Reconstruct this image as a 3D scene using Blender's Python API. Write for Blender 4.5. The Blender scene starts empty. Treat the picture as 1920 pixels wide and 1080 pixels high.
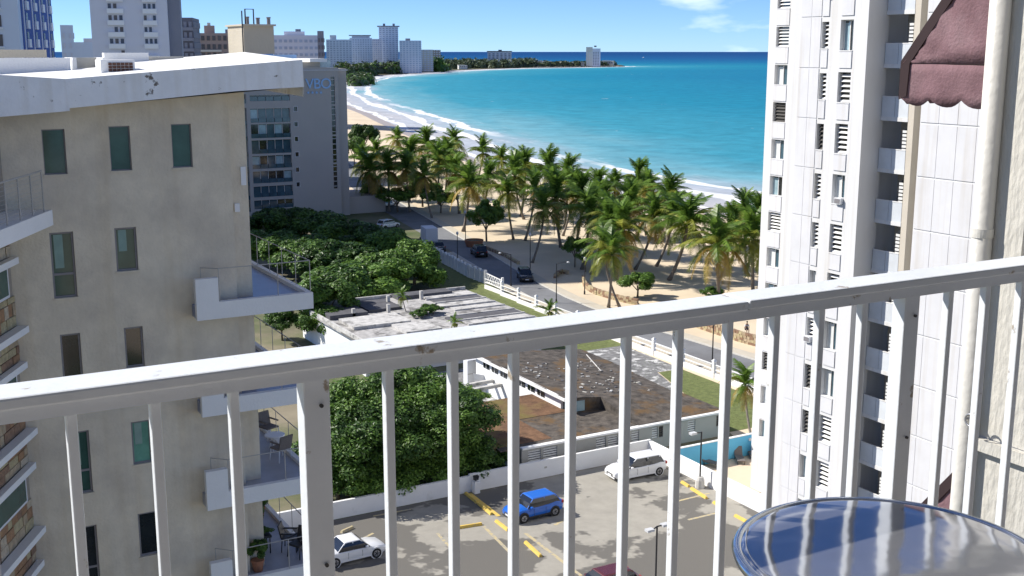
import bpy, bmesh, math, random
from mathutils import Vector, Matrix, noise as mnoise
from mathutils.geometry import tessellate_polygon
R_ = math.radians
SC = bpy.context.scene
COL = SC.collection
# ---------------------------------------------------------------- camera
EYE = 32.0                      # eye height above the car park
FPX = 2190.0                    # focal length in photo pixels (photo is 1920 wide)
PITCH = math.atan2(444.0, FPX)
HEAD = R_(29.0)                 # heading, clockwise from +Y (+Y is square to the balcony rail)
cam_d = bpy.data.cameras.new('camera'); cam = bpy.data.objects.new('camera', cam_d); COL.objects.link(cam)
cam.location = (0, 0, EYE); cam.rotation_euler = (math.pi/2 - PITCH, 0, -HEAD)
cam_d.sensor_width = 36; cam_d.lens = 36*FPX/1920; cam_d.clip_start = 0.05; cam_d.clip_end = 120000
SC.camera = cam
# ---------------------------------------------------------------- sky, sun, exposure
SUN_AZ = R_(-47.0)              # clockwise from +Y: the sun stands front-left, over the bay
SUN_EL = R_(40.0)
w = bpy.data.worlds.new('World'); SC.world = w; w.use_nodes = True
nt = w.node_tree; nt.nodes.clear()
wo = nt.nodes.new('ShaderNodeOutputWorld'); bg = nt.nodes.new('ShaderNodeBackground')
sky = nt.nodes.new('ShaderNodeTexSky'); sky.sky_type = 'NISHITA'; sky.sun_disc = False
sky.sun_elevation = SUN_EL; sky.sun_rotation = SUN_AZ
sky.air_density = 0.5; sky.dust_density = 0.0; sky.ozone_density = 5.0; sky.altitude = 0
bg.inputs['Strength'].default_value = 0.14
# fair-weather clouds; cover and brightness raised to add neutral fill, offset keeps view clear
tc = nt.nodes.new('ShaderNodeTexCoord'); mp = nt.nodes.new('ShaderNodeMapping'); mp.inputs['Scale'].default_value = (1.0, 1.0, 3.4); mp.inputs['Location'].default_value = (2.3, 1.38, .35)
cn = nt.nodes.new('ShaderNodeTexNoise'); cn.inputs['Scale'].default_value = 4.6; cn.inputs['Detail'].default_value = 6
cr = nt.nodes.new('ShaderNodeValToRGB'); cr.color_ramp.elements[0].position = .565; cr.color_ramp.elements[1].position = .72
cr.color_ramp.elements[1].color = (.62, .62, .62, 1)
mx = nt.nodes.new('ShaderNodeMix'); mx.data_type = 'RGBA'; mx.inputs[7].default_value = (10.5, 10.4, 10.3, 1)
tint = nt.nodes.new('ShaderNodeMix'); tint.data_type = 'RGBA'; tint.blend_type = 'MULTIPLY'; tint.inputs[0].default_value = 1
tint.inputs[7].default_value = (.50, .60, .73, 1)
nt.links.new(tc.outputs['Generated'], mp.inputs[0]); nt.links.new(mp.outputs[0], cn.inputs[0]); nt.links.new(cn.outputs[0], cr.inputs[0])
nt.links.new(cr.outputs[0], mx.inputs[0]); nt.links.new(sky.outputs[0], tint.inputs[6]); nt.links.new(tint.outputs[2], mx.inputs[6])
nt.links.new(mx.outputs[2], bg.inputs['Color']); nt.links.new(bg.outputs[0], wo.inputs['Surface'])
sd = bpy.data.lights.new('sun', 'SUN'); sd.energy = 4.6; sd.angle = R_(0.53); sd.color = (1, .95, .87)
sun = bpy.data.objects.new('sun', sd); COL.objects.link(sun)
sv = Vector((math.sin(SUN_AZ)*math.cos(SUN_EL), math.cos(SUN_AZ)*math.cos(SUN_EL), math.sin(SUN_EL)))
sun.rotation_euler = sv.to_track_quat('Z', 'Y').to_euler()
VS = SC.view_settings
VS.view_transform = 'Standard'; VS.look = 'None'; VS.gamma = 1; VS.use_curve_mapping = False; VS.exposure = 0.60
SC.cycles.max_bounces = 6; SC.cycles.caustics_reflective = False; SC.cycles.caustics_refractive = False
# ---------------------------------------------------------------- survey helpers: a sight line from the balcony met with a known plane
_F = Vector((math.sin(HEAD)*math.cos(PITCH), math.cos(HEAD)*math.cos(PITCH), -math.sin(PITCH)))
_R = Vector((math.cos(HEAD), -math.sin(HEAD), 0)); _U = _R.cross(_F)
def sight(px, py): return _F + _R*((px-960)/FPX) + _U*((540-py)/FPX)
def G(px, py, z=0.0):
    d = sight(px, py); t = (z-EYE)/d.z; return Vector((t*d.x, t*d.y, z))
def onY(px, py, Y):
    d = sight(px, py); t = Y/d.y; return Vector((t*d.x, Y, EYE+t*d.z))
def onX(px, py, X):
    d = sight(px, py); t = X/d.x; return Vector((X, t*d.y, EYE+t*d.z))
# ---------------------------------------------------------------- materials
M = {}
def _n(t, k): return t.nodes.new('ShaderNode'+k)
def mat(name, col, rough=.6, var=.12, scale=3.0, bump=0.0, bscale=None, metal=0.0, spec=.4, col2=None, c2pos=(.45, .6), c2scale=None, c2det=7, detail=5, coord='Object', stretch=(1,1,1), streak=0):
    m = bpy.data.materials.new(name); m.use_nodes = True; t = m.node_tree; b = t.nodes['Principled BSDF']
    b.inputs['Roughness'].default_value = rough; b.inputs['Metallic'].default_value = metal; b.inputs['Specular IOR Level'].default_value = spec
    tc = _n(t, 'TexCoord'); mpn = _n(t, 'Mapping'); mpn.inputs['Scale'].default_value = stretch
    t.links.new(tc.outputs[coord], mpn.inputs[0]); src = mpn.outputs[0]
    nz = _n(t, 'TexNoise'); nz.inputs['Scale'].default_value = scale; nz.inputs['Detail'].default_value = detail; nz.inputs['Roughness'].default_value = .6
    t.links.new(src, nz.inputs['Vector'])
    rp = _n(t, 'ValToRGB'); e = rp.color_ramp.elements
    e[0].position = .25; e[1].position = .75
    e[0].color = tuple(max(0, c*(1-var)) for c in col)+(1,); e[1].color = tuple(min(1, c*(1+var)) for c in col)+(1,)
    t.links.new(nz.outputs[0], rp.inputs[0]); out = rp.outputs[0]
    if col2 is not None:
        n2 = _n(t, 'TexNoise'); n2.inputs['Scale'].default_value = c2scale or scale*.35; n2.inputs['Detail'].default_value = c2det; n2.inputs['Roughness'].default_value = .62
        t.links.new(src, n2.inputs['Vector'])
        r2 = _n(t, 'ValToRGB'); r2.color_ramp.elements[0].position = c2pos[0]; r2.color_ramp.elements[1].position = c2pos[1]
        t.links.new(n2.outputs[0], r2.inputs[0])
        mm = _n(t, 'Mix'); mm.data_type = 'RGBA'; mm.inputs[7].default_value = tuple(col2)+(1,)
        t.links.new(r2.outputs[0], mm.inputs[0]); t.links.new(out, mm.inputs[6]); out = mm.outputs[2]
    if streak:      # rain runs: narrow vertical stains of their own
        ms_ = _n(t, 'Mapping'); ms_.inputs['Scale'].default_value = (1, 1, .05); t.links.new(tc.outputs[coord], ms_.inputs[0])
        n4 = _n(t, 'TexNoise'); n4.inputs['Scale'].default_value = 2.6; n4.inputs['Detail'].default_value = 8; t.links.new(ms_.outputs[0], n4.inputs['Vector'])
        r4 = _n(t, 'ValToRGB'); r4.color_ramp.elements[0].position = .50; r4.color_ramp.elements[1].position = .72; k_ = 1-streak; r4.color_ramp.elements[0].color = (1,1,1,1); r4.color_ramp.elements[1].color = (k_, k_*.97, k_*.92, 1); t.links.new(n4.outputs[0], r4.inputs[0])
        m4 = _n(t, 'Mix'); m4.data_type = 'RGBA'; m4.blend_type = 'MULTIPLY'; m4.inputs[0].default_value = 1; t.links.new(out, m4.inputs[6]); t.links.new(r4.outputs[0], m4.inputs[7]); out = m4.outputs[2]
    t.links.new(out, b.inputs['Base Color'])
    if bump:
        bn = _n(t, 'Bump'); bn.inputs['Strength'].default_value = bump; bn.inputs['Distance'].default_value = .05
        n3 = _n(t, 'TexNoise'); n3.inputs['Scale'].default_value = bscale or scale*3; n3.inputs['Detail'].default_value = 6
        t.links.new(src, n3.inputs['Vector']); t.links.new(n3.outputs[0], bn.inputs['Height']); t.links.new(bn.outputs[0], b.inputs['Normal'])
    M[name] = m; return m
def glass(name, col, rough=.06, var=.35, scale=1.2, spec=.8):
    return mat(name, col, rough, var, scale, spec=spec)
def leafmat(name, c0, c1, rough=.45, trans=.25):
    m = bpy.data.materials.new(name); m.use_nodes = True; t = m.node_tree; b = t.nodes['Principled BSDF']
    b.inputs['Roughness'].default_value = rough; b.inputs['Specular IOR Level'].default_value = .3
    oi = _n(t, 'ObjectInfo'); tc = _n(t, 'TexCoord'); nz = _n(t, 'TexNoise'); nz.inputs['Scale'].default_value = 2.4; nz.inputs['Detail'].default_value = 3
    t.links.new(tc.outputs['Object'], nz.inputs['Vector'])
    ad = _n(t, 'Math'); ad.operation = 'MULTIPLY_ADD'; ad.inputs[1].default_value = .35; t.links.new(oi.outputs['Random'], ad.inputs[0]); t.links.new(nz.outputs[0], ad.inputs[2])
    rp = _n(t, 'ValToRGB'); rp.color_ramp.elements[0].position = .45; rp.color_ramp.elements[1].position = .85
    rp.color_ramp.elements[0].color = tuple(c0)+(1,); rp.color_ramp.elements[1].color = tuple(c1)+(1,)
    t.links.new(ad.outputs[0], rp.inputs[0]); t.links.new(rp.outputs[0], b.inputs['Base Color'])
    tr = _n(t, 'BsdfTranslucent'); t.links.new(rp.outputs[0], tr.inputs[0]); ms = _n(t, 'MixShader'); ms.inputs[0].default_value = trans
    o = t.nodes['Material Output']; t.links.new(b.outputs[0], ms.inputs[1]); t.links.new(tr.outputs[0], ms.inputs[2]); t.links.new(ms.outputs[0], o.inputs[0])
    M[name] = m; return m
mat('rail_paint', (.71,.745,.78), .38, .05, 6, .05, 60, col2=(.34,.29,.23), c2pos=(.645,.70), c2scale=18)
mat('bolt', (.05,.05,.05), .5)
mat('wing_plaster', (.54,.52,.47), .85, .10, 2.2, .35, 30, col2=(.34,.32,.28), c2pos=(.60,.78), c2scale=1.6, stretch=(1,1,.35))
mat('pipe_paint', (.62,.60,.55), .5, .05, 5, .12, 20)
mat('awning_cloth', (.19,.108,.122), .9, .25, 5, .2, 60, col2=(.27,.175,.19), c2pos=(.5,.75), c2scale=3)
mat('awning_frame_shade', (.035,.02,.022), .9); mat('own_wall', (.23,.245,.27), .8, .08, 1)
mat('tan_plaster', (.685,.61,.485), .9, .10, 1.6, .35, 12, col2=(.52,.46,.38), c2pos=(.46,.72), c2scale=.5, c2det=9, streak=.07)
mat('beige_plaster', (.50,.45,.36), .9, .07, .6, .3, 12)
mat('white_plaster', (.80,.80,.79), .8, .04, 1.0, .2, 14, col2=(.60,.60,.58), c2pos=(.66,.8), c2scale=.8)
mat('fascia_white', (.84,.85,.85), .8, .07, 1.3, .3, 10, col2=(.17,.15,.13), c2pos=(.625,.665), c2scale=2.2, c2det=9, streak=.12)
mat('roof_white', (.82,.82,.80), .7, .05, .8, .2, 8, col2=(.62,.60,.56), c2pos=(.62,.78), c2scale=.7)
mat('alu_grey', (.22,.21,.22), .45, .08, 6)
glass('green_glass', (.045,.10,.08), spec=.4); glass('dark_glass', (.018,.022,.026)); glass('blue_glass', (.05,.10,.13)); glass('pale_glass', (.30,.42,.46), var=.25)
mat('curtain', (.62,.64,.62), .9, .1, 4)
for i, c in enumerate([(.42,.33,.22),(.34,.20,.11),(.50,.42,.31),(.27,.17,.11),(.44,.37,.22)]): mat('stone%d' % i, c, .9, .3, 5, .8, 14)
mat('mortar', (.33,.29,.24), .95, .1, 6)
mat('tile_blue_sheen', (.20,.24,.36), .35, .15, 2.5, spec=.6)  # blue reflection on the upper balcony floors put into this colour
mat('grey_tile', (.36,.37,.42), .4, .12, 2)
mat('rail_steel', (.42,.40,.37), .45, .1, 6)
mat('brown_grille', (.13,.06,.04), .7)
mat('wicker', (.16,.14,.13), .7, .2, 20, .4, 60); mat('plastic_white', (.75,.76,.78), .4, .03)
mat('dark_metal', (.03,.03,.032), .5, .1, 6); mat('terracotta', (.35,.15,.08), .8, .15, 8)
mat('tower_white', (.67,.67,.67), .75, .04, .5, .15, 6, col2=(.50,.49,.47), c2pos=(.55,.85), c2scale=.5, stretch=(1,1,.15), streak=.09)
mat('tower_return_shade', (.60,.59,.575), .8, .06, .6, stretch=(1,1,.2)); mat('reflection_green', (.22,.33,.29), .5, .15, 3); mat('tower_panel', (.645,.645,.66), .75, .05, .8, streak=.10); mat('tower_soffit', (.50,.46,.40), .85, .06, 1)
mat('tower_beige', (.56,.51,.43), .85, .05, 1)
mat('parapet_glass', (.60,.63,.66), .35, .12, .7, spec=.5)
mat('louvre', (.70,.70,.68), .6, .05, 3); mat('louvre_dark', (.06,.055,.05), .6)
mat('hotel_wall', (.44,.405,.375), .85, .05, .2, .1, 3); mat('hotel_trim', (.55,.53,.52), .8)
mat('sign_blue', (.32,.52,.80), .4, .03)
mat('asphalt_lot', (.315,.298,.26), .92, .13, .9, .3, 10, col2=(.135,.128,.115), c2pos=(.485,.505), c2scale=.10, c2det=5)
mat('asphalt_road', (.20,.205,.215), .9, .10, .5, .2, 12, col2=(.15,.15,.155), c2pos=(.5,.65), c2scale=.12)
mat('pave', (.52,.47,.38), .9, .08, .8, .2, 8); mat('kerb', (.55,.53,.48), .9, .08, 1)
mat('sand', (.66,.55,.40), .95, .10, .15, .4, 2.0, col2=(.56,.46,.33), c2pos=(.5,.7), c2scale=.06)
mat('wet_sand', (.45,.37,.28), .35, .08, .1)
mat('earth', (.22,.19,.13), .95, .3, .15, .5, 3, col2=(.07,.10,.03), c2pos=(.42,.6), c2scale=.05)
mat('grass', (.13,.155,.05), .9, .35, 2, .5, 12)
mat('yellow_paint', (.66,.46,.10), .75, .12, 3, col2=(.42,.36,.26), c2pos=(.55,.7), c2scale=5)
mat('faded_paint', (.52,.43,.24), .85, .2, 3, col2=(.32,.30,.26), c2pos=(.45,.6), c2scale=3)
mat('white_wall', (.80,.80,.79), .8, .05, .7, .2, 8, col2=(.58,.57,.54), c2pos=(.62,.8), c2scale=.5)
mat('pool_blue', (.12,.47,.72), .6, .06, .5); mat('pool_teal', (.25,.60,.62), .5, .06, 1); mat('deck', (.62,.50,.37), .9, .06, .8, .1, 6)
mat('moss_roof', (.085,.073,.062), .95, .8, 1.5, .9, 5, col2=(.135,.082,.036), c2pos=(.53,.64), c2scale=.33, c2det=9)
mat('brown_roof', (.15,.082,.045), .95, .5, 1.6, .8, 5, col2=(.15,.12,.035), c2pos=(.5,.65), c2scale=.2)
mat('rubble', (.20,.20,.20), .95, .6, 1.6, .9, 6, col2=(.55,.55,.54), c2pos=(.54,.60), c2scale=.8)
mat('ruin_roof', (.42,.41,.40), .95, .35, 1.4, .6, 6, col2=(.16,.155,.15), c2pos=(.48,.60), c2scale=.5)
mat('ruin_beam', (.52,.51,.49), .9, .25, 1.5, col2=(.25,.245,.235), c2pos=(.52,.64), c2scale=.9); mat('ruin_dark', (.10,.10,.11), .95, .3, 1)
mat('plywood', (.40,.34,.26), .9, .1, 2)
mat('grey_wall', (.46,.45,.41), .9, .1, .5, .2, 8)
mat('bark', (.16,.13,.10), .95, .3, 4, .6, 14); mat('palm_bark', (.20,.17,.14), .95, .25, 5, .6, 10)
leafmat('leaf_dark', (.020,.052,.012), (.085,.17,.03)); leafmat('leaf_mid', (.035,.085,.016), (.15,.27,.045)); leafmat('leaf_far', (.03,.05,.03), (.10,.13,.07))
leafmat('frond_green', (.055,.115,.018), (.19,.31,.05), .4, .4); leafmat('frond_olive', (.10,.14,.02), (.32,.34,.06), .4, .35); leafmat('frond_dry', (.26,.17,.04), (.46,.33,.08), .5, .35)
leafmat('leaf_bright', (.06,.13,.018), (.20,.33,.055))
for n, c in dict(car_blue=(.015,.13,.55), car_white=(.78,.79,.80), car_black=(.012,.012,.014), car_red=(.10,.022,.022), car_grey=(.05,.06,.07)).items():
    m = mat(n, c, .25, .02, 2, spec=.5); m.node_tree.nodes['Principled BSDF'].inputs['Coat Weight'].default_value = .6; m.node_tree.nodes['Principled BSDF'].inputs['Coat Roughness'].default_value = .08
mat('car_glass', (.02,.024,.03), .05, .1, 1, spec=.9); mat('tyre', (.02,.02,.02), .9, .1, 5); mat('rim', (.42,.42,.44), .35, .1, 5, metal=.7); mat('plastic_black', (.03,.03,.03), .6)
mat('lamp_clear', (.75,.76,.78), .15, .05); mat('lamp_red', (.35,.02,.02), .3)
mat('truck_box', (.72,.73,.75), .5, .04, 1)
mat('post_black', (.025,.025,.027), .5, .1, 5); mat('lamp_head', (.55,.56,.57), .5, .05); mat('concrete', (.56,.55,.52), .9, .1, 2, .2, 10)
mat('skin', (.32,.19,.13), .6, .05, 5); mat('cloth_dark', (.03,.03,.045), .9, .1, 8); mat('cloth_white', (.7,.7,.7), .9, .05, 8); mat('hair', (.02,.015,.012), .8)
mat('chair_blue', (.03,.17,.42), .5, .06, 5)
mat('balcony_floor', (.40,.36,.32), .7, .06, 2)
# ---------------------------------------------------------------- mesh builders
class MB:
    def __init__(s): s.v = []; s.f = []; s.mi = []; s.m = 0
    def quad(s, a, b, c, d):
        n = len(s.v); s.v += [tuple(a), tuple(b), tuple(c), tuple(d)]; s.f.append((n, n+1, n+2, n+3)); s.mi.append(s.m); return s
    def tri(s, a, b, c):
        n = len(s.v); s.v += [tuple(a), tuple(b), tuple(c)]; s.f.append((n, n+1, n+2)); s.mi.append(s.m); return s
    def hexa(s, p):          # 8 points: bottom ring 0-3 ccw, top ring 4-7
        n = len(s.v); s.v += [tuple(q) for q in p]
        for q in ((3,2,1,0),(4,5,6,7),(0,1,5,4),(1,2,6,5),(2,3,7,6),(3,0,4,7)): s.f.append(tuple(n+i for i in q)); s.mi.append(s.m)
        return s
    def box(s, x0, x1, y0, y1, z0, z1):
        return s.hexa([(x0,y0,z0),(x1,y0,z0),(x1,y1,z0),(x0,y1,z0),(x0,y0,z1),(x1,y0,z1),(x1,y1,z1),(x0,y1,z1)])
    def obox(s, o, ux, uy, lx, ly, z0, z1):   # box with its own plan axes
        o = Vector(o); ux = Vector(ux); uy = Vector(uy)
        c = [o, o+ux*lx, o+ux*lx+uy*ly, o+uy*ly]
        return s.hexa([(p.x,p.y,z0) for p in c]+[(p.x,p.y,z1) for p in c])
    def prism(s, pts, d):    # planar polygon (ccw seen from -d side ... winding fixed later) pushed along d
        n = len(s.v); k = len(pts); d = Vector(d)
        s.v += [tuple(p) for p in pts] + [tuple(Vector(p)+d) for p in pts]
        s.f.append(tuple(range(n+k-1, n-1, -1))); s.f.append(tuple(range(n+k, n+2*k))); s.mi += [s.m]*2
        for i in range(k):
            j = (i+1) % k; s.f.append((n+i, n+j, n+k+j, n+k+i)); s.mi.append(s.m)
        return s
    def loft(s, rings, cap=True):
        n = len(s.v); k = len(rings[0])
        for r in rings: s.v += [tuple(p) for p in r]
        for a in range(len(rings)-1):
            for i in range(k):
                j = (i+1) % k; s.f.append((n+a*k+i, n+a*k+j, n+(a+1)*k+j, n+(a+1)*k+i)); s.mi.append(s.m)
        if cap:
            s.f.append(tuple(range(n+k-1, n-1, -1))); e = n+(len(rings)-1)*k; s.f.append(tuple(range(e, e+k))); s.mi += [s.m]*2
        return s
    def tube(s, pts, rad, k=8, cap=True):
        pts = [Vector(p) for p in pts]; rad = rad if isinstance(rad, (list, tuple)) else [rad]*len(pts)
        rings = []; prev = None
        for i, p in enumerate(pts):
            t = (pts[min(i+1, len(pts)-1)]-pts[max(i-1, 0)]).normalized()
            if prev is None: a = t.orthogonal().normalized()
            else: a = (prev - t*prev.dot(t)).normalized()
            prev = a; b = t.cross(a)
            rings.append([p+(a*math.cos(2*math.pi*j/k)+b*math.sin(2*math.pi*j/k))*rad[i] for j in range(k)])
        return s.loft(rings, cap)
    def build(s, name, mats, parent=None, smooth=False, loc=None, bevel=0, fixn=False):
        me = bpy.data.meshes.new(name); me.from_pydata(s.v, [], s.f)
        mats = mats if isinstance(mats, (list, tuple)) else [mats]
        for q in mats: me.materials.append(M[q] if isinstance(q, str) else q)
        if len(mats) > 1: me.polygons.foreach_set('material_index', s.mi)
        if fixn:
            b = bmesh.new(); b.from_mesh(me); bmesh.ops.recalc_face_normals(b, faces=b.faces); b.to_mesh(me); b.free()
        if smooth: me.polygons.foreach_set('use_smooth', [True]*len(me.polygons))
        me.update()
        o = bpy.data.objects.new(name, me); COL.objects.link(o)
        if parent is not None: o.parent = parent
        if loc is not None: o.location = loc
        if bevel:
            bv = o.modifiers.new('bevel', 'BEVEL'); bv.width = bevel; bv.segments = 2; bv.limit_method = 'ANGLE'
        return o
def tag(o, label=None, cat=None, group=None, kind=None):
    if label: o['label'] = label
    if cat: o['category'] = cat
    if group: o['group'] = group
    if kind: o['kind'] = kind
    return o
def thing(name, label, cat, loc=(0,0,0), rz=0, group=None):
    o = bpy.data.objects.new(name, None); COL.objects.link(o); o.location = loc; o.rotation_euler = (0, 0, rz); o.empty_display_size = .2
    return tag(o, label, cat, group)
def link(name, me, parent=None, loc=(0,0,0), rot=(0,0,0), scale=(1,1,1)):
    o = bpy.data.objects.new(name, me); COL.objects.link(o); o.location = loc; o.rotation_euler = rot; o.scale = scale
    if parent is not None: o.parent = parent
    return o
def copy_tree(o, parent=None):
    c = o.copy(); COL.objects.link(c); c.parent = parent
    for ch in list(o.children): copy_tree(ch, c)
    return c
def boxo(name, m, parent, x0, x1, y0, y1, z0, z1, bevel=0): return MB().box(x0, x1, y0, y1, z0, z1).build(name, m, parent, bevel=bevel)
def wall_holes(mb, u0, u1, z0, z1, holes, P, depth):
    """wall sheet u0..u1 x z0..z1 with real rectangular openings; P(u, z, d) gives the point, d = depth into the wall"""
    us = sorted(set([u0, u1]+[h[i] for h in holes for i in (0, 1)])); zs = sorted(set([z0, z1]+[h[i] for h in holes for i in (2, 3)]))
    us = [u for u in us if u0-1e-6 <= u <= u1+1e-6]; zs = [z for z in zs if z0-1e-6 <= z <= z1+1e-6]
    for zi in range(len(zs)-1):
        run = None
        for ui in range(len(us)-1):
            uc = (us[ui]+us[ui+1])/2; zc = (zs[zi]+zs[zi+1])/2
            solid = not any(h[0] < uc < h[1] and h[2] < zc < h[3] for h in holes)
            if solid and run is None: run = us[ui]
            if run is not None and (not solid or ui == len(us)-2):
                e = us[ui+1] if solid else us[ui]
                mb.quad(P(run, zs[zi], 0), P(e, zs[zi], 0), P(e, zs[zi+1], 0), P(run, zs[zi+1], 0)); run = None
    for a, b, c, d in holes:
        mb.quad(P(a,c,0), P(a,c,depth), P(b,c,depth), P(b,c,0)); mb.quad(P(a,d,0), P(b,d,0), P(b,d,depth), P(a,d,depth))
        mb.quad(P(a,c,0), P(a,d,0), P(a,d,depth), P(a,c,depth)); mb.quad(P(b,c,0), P(b,c,depth), P(b,d,depth), P(b,d,0))
    return mb
random.seed(7)
# ================================================================ SETTING
import numpy as np
SEA_Z = -0.8
shore_px = [(1700,500),(1560,450),(1440,416),(1360,401),(1305,388),(1200,370),(1100,352),(1000,330),(930,312),(870,290),(820,268),(767,246),(730,230),(693,213),(665,203),(650,196),(630,182),(622,168),(640,157),(668,149),(700,144),(760,139.5),(850,133),(930,129.5),(1000,127.5),(1080,126.5),(1168,124.5)]
shore = [G(x, y, SEA_Z) for x, y in shore_px]
shore = [shore[0] + (shore[0]-shore[2]).normalized()*d for d in (3000, 900, 250)] + shore
def smooth(p, k=4):
    out = []
    for i in range(len(p)-1):
        a, b, c, d = p[max(i-1,0)], p[i], p[i+1], p[min(i+2,len(p)-1)]
        for j in range(k):
            t = j/k; out.append(.5*((2*b)+(c-a)*t+(2*a-5*b+4*c-d)*t*t+(3*b-a-3*c+d)*t**3))
    return out+[p[-1]]
shore = smooth(shore, 4)
SH = np.array([(p.x, p.y) for p in shore])
def shore_field(P):
    """signed distance seaward and arc length along the shoreline"""
    A = SH[:-1]; B = SH[1:]; D = B-A; L = np.hypot(D[:,0], D[:,1]); cum = np.concatenate([[0], np.cumsum(L)])
    best = np.full(len(P), 1e12); sd = np.zeros(len(P)); al = np.zeros(len(P))
    for i in range(len(A)):
        t = np.clip(((P-A[i])@D[i])/(L[i]**2), 0, 1); q = A[i]+t[:,None]*D[i]; v = P-q; d2 = (v**2).sum(1)
        s = D[i,0]*v[:,1]-D[i,1]*v[:,0]           # >0 left of travel
        m = d2 < best; best[m] = d2[m]; sd[m] = np.sign(-s[m])*np.sqrt(d2[m]); al[m] = cum[i]+t[m]*L[i]
    return sd, al
# ---- sea
azs = np.radians(np.arange(-14, 80.01, .32)); rs = 110*1.0125**np.arange(0, 508); rs[-1] = 60000
AZ, RR = np.meshgrid(azs, rs); P = np.stack([np.sin(AZ)*RR, np.cos(AZ)*RR], -1).reshape(-1, 2)
sd, al = shore_field(P)
na, nr = len(azs), len(rs)
rad = np.hypot(P[:,0], P[:,1]); far = (rad > 2300) & (sd < 0); sd[far] = np.abs(sd[far])
keep = ((sd > -40) | (rad > 2000)).reshape(nr, na)
idx = np.arange(nr*na).reshape(nr, na)
q = keep[:-1,:-1] | keep[1:,:-1] | keep[1:,1:] | keep[:-1,1:]
F4 = np.stack([idx[:-1,:-1], idx[1:,:-1], idx[1:,1:], idx[:-1,1:]], -1)[q][:, ::-1]
used = np.unique(F4); remap = np.full(nr*na, -1); remap[used] = np.arange(len(used))
me = bpy.data.meshes.new('sea')
V3 = np.column_stack([P[used], np.full(len(used), SEA_Z)])
me.from_pydata(V3.tolist(), [], remap[F4].tolist())
a1 = me.attributes.new('shore', 'FLOAT', 'POINT'); a1.data.foreach_set('value', sd[used].astype(np.float32))
a2 = me.attributes.new('along', 'FLOAT', 'POINT'); a2.data.foreach_set('value', al[used].astype(np.float32))
def sea_mat():
    m = bpy.data.materials.new('sea_water'); m.use_nodes = True; t = m.node_tree; b = t.nodes['Principled BSDF']; L = t.links.new
    def attr(n): a = _n(t, 'Attribute'); a.attribute_name = n; return a.outputs['Fac']
    def math_(op, a, b_=None, c=None):
        n = _n(t, 'Math'); n.operation = op
        for i, x in enumerate((a, b_, c)):
            if x is None: continue
            if isinstance(x, (int, float)): n.inputs[i].default_value = x
            else: L(x, n.inputs[i])
        return n.outputs[0]
    def ramp(x, els, interp='LINEAR'):
        r = _n(t, 'ValToRGB'); r.color_ramp.interpolation = interp
        while len(r.color_ramp.elements) < len(els): r.color_ramp.elements.new(.5)
        for e, (p, c) in zip(r.color_ramp.elements, els): e.position = p; e.color = tuple(c)+(1,) if isinstance(c, tuple) else (c, c, c, 1)
        L(x, r.inputs[0]); return r.outputs[0]
    def nz(vec, sc, det=4, ro=.55):
        n = _n(t, 'TexNoise'); n.inputs['Scale'].default_value = sc; n.inputs['Detail'].default_value = det; n.inputs['Roughness'].default_value = ro; L(vec, n.inputs['Vector']); return n.outputs[0]
    sh, al_ = attr('shore'), attr('along')
    geo = _n(t, 'NewGeometry'); pos = geo.outputs['Position']
    cm = _n(t, 'CombineXYZ'); L(al_, cm.inputs[0]); L(math_('MULTIPLY', sh, 5.0), cm.inputs[1]); sv_ = cm.outputs[0]
    big = nz(sv_, .007, 3)
    # water colour from depth: shallow sandy wash, turquoise shelf, blue deep
    w1 = math_('MULTIPLY_ADD', math_('SUBTRACT', big, .5), 60, sh)
    patch = nz(pos, .0035, 4)
    w2 = math_('ADD', w1, math_('MULTIPLY', math_('MULTIPLY', math_('SUBTRACT', patch, .5), 0.9), w1))
    lg = math_('DIVIDE', math_('LOGARITHM', math_('MAXIMUM', math_('ADD', w2, 12), 10.0), 10), 4.0)   # log10(d)/4
    col = ramp(lg, [(.25, (.46,.45,.46)), (.37, (.40,.44,.50)), (.43, (.16,.36,.43)), (.50, (.042,.262,.36)), (.60, (.013,.204,.318)), (.70, (.008,.160,.292)), (.78, (.006,.118,.265)), (.86, (.005,.085,.235)), (1.0, (.004,.055,.19))])
    rip = nz(pos, .09, 5, .7); r2 = ramp(rip, [(.3, .80), (.7, 1.18)])
    mul = _n(t, 'Mix'); mul.data_type = 'RGBA'; mul.blend_type = 'MULTIPLY'; mul.inputs[0].default_value = 1; L(col, mul.inputs[6]); L(r2, mul.inputs[7])
    # breakers: bands parallel to the shore, broken up by noise
    wob = math_('MULTIPLY_ADD', math_('SUBTRACT', nz(sv_, .012, 3), .5), 20, sh)
    fine = nz(sv_, .10, 5, .65)
    def band(c, wd, thr):
        d = math_('ABSOLUTE', math_('SUBTRACT', wob, c)); k = math_('SUBTRACT', 1.0, math_('DIVIDE', d, wd)); k = math_('MAXIMUM', k, 0.0)
        s_ = math_('MULTIPLY', k, math_('MULTIPLY_ADD', fine, 2.0, -.35)); return ramp(s_, [(thr, 0.0), (thr+.16, 1.0)])
    seg = ramp(nz(sv_, .006, 2), [(.40, 0.0), (.5, 1.0)])
    seg2 = ramp(nz(pos, .017, 2), [(.46, 0.0), (.54, 1.0)])
    f1 = band(2.0, 3.0, .22); f2 = band(17, 4.2, .16); f3 = math_('MULTIPLY', band(30, 4.5, .22), seg); f4 = math_('MULTIPLY', band(44, 4.0, .36), seg2)
    lace = math_('MULTIPLY', ramp(nz(sv_, .05, 6, .72), [(.54, 0.0), (.70, .40)]), ramp(math_('DIVIDE', wob, 60.0), [(0.0, 1.0), (.55, .8), (.85, 0.0)]))
    cap = math_('MULTIPLY', ramp(nz(pos, .055, 3), [(.735, 0.0), (.76, .8)]), ramp(math_('DIVIDE', sh, 600.0), [(.05, 0.0), (.12, 1.0), (.9, .3)]))
    fo = f1
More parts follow.
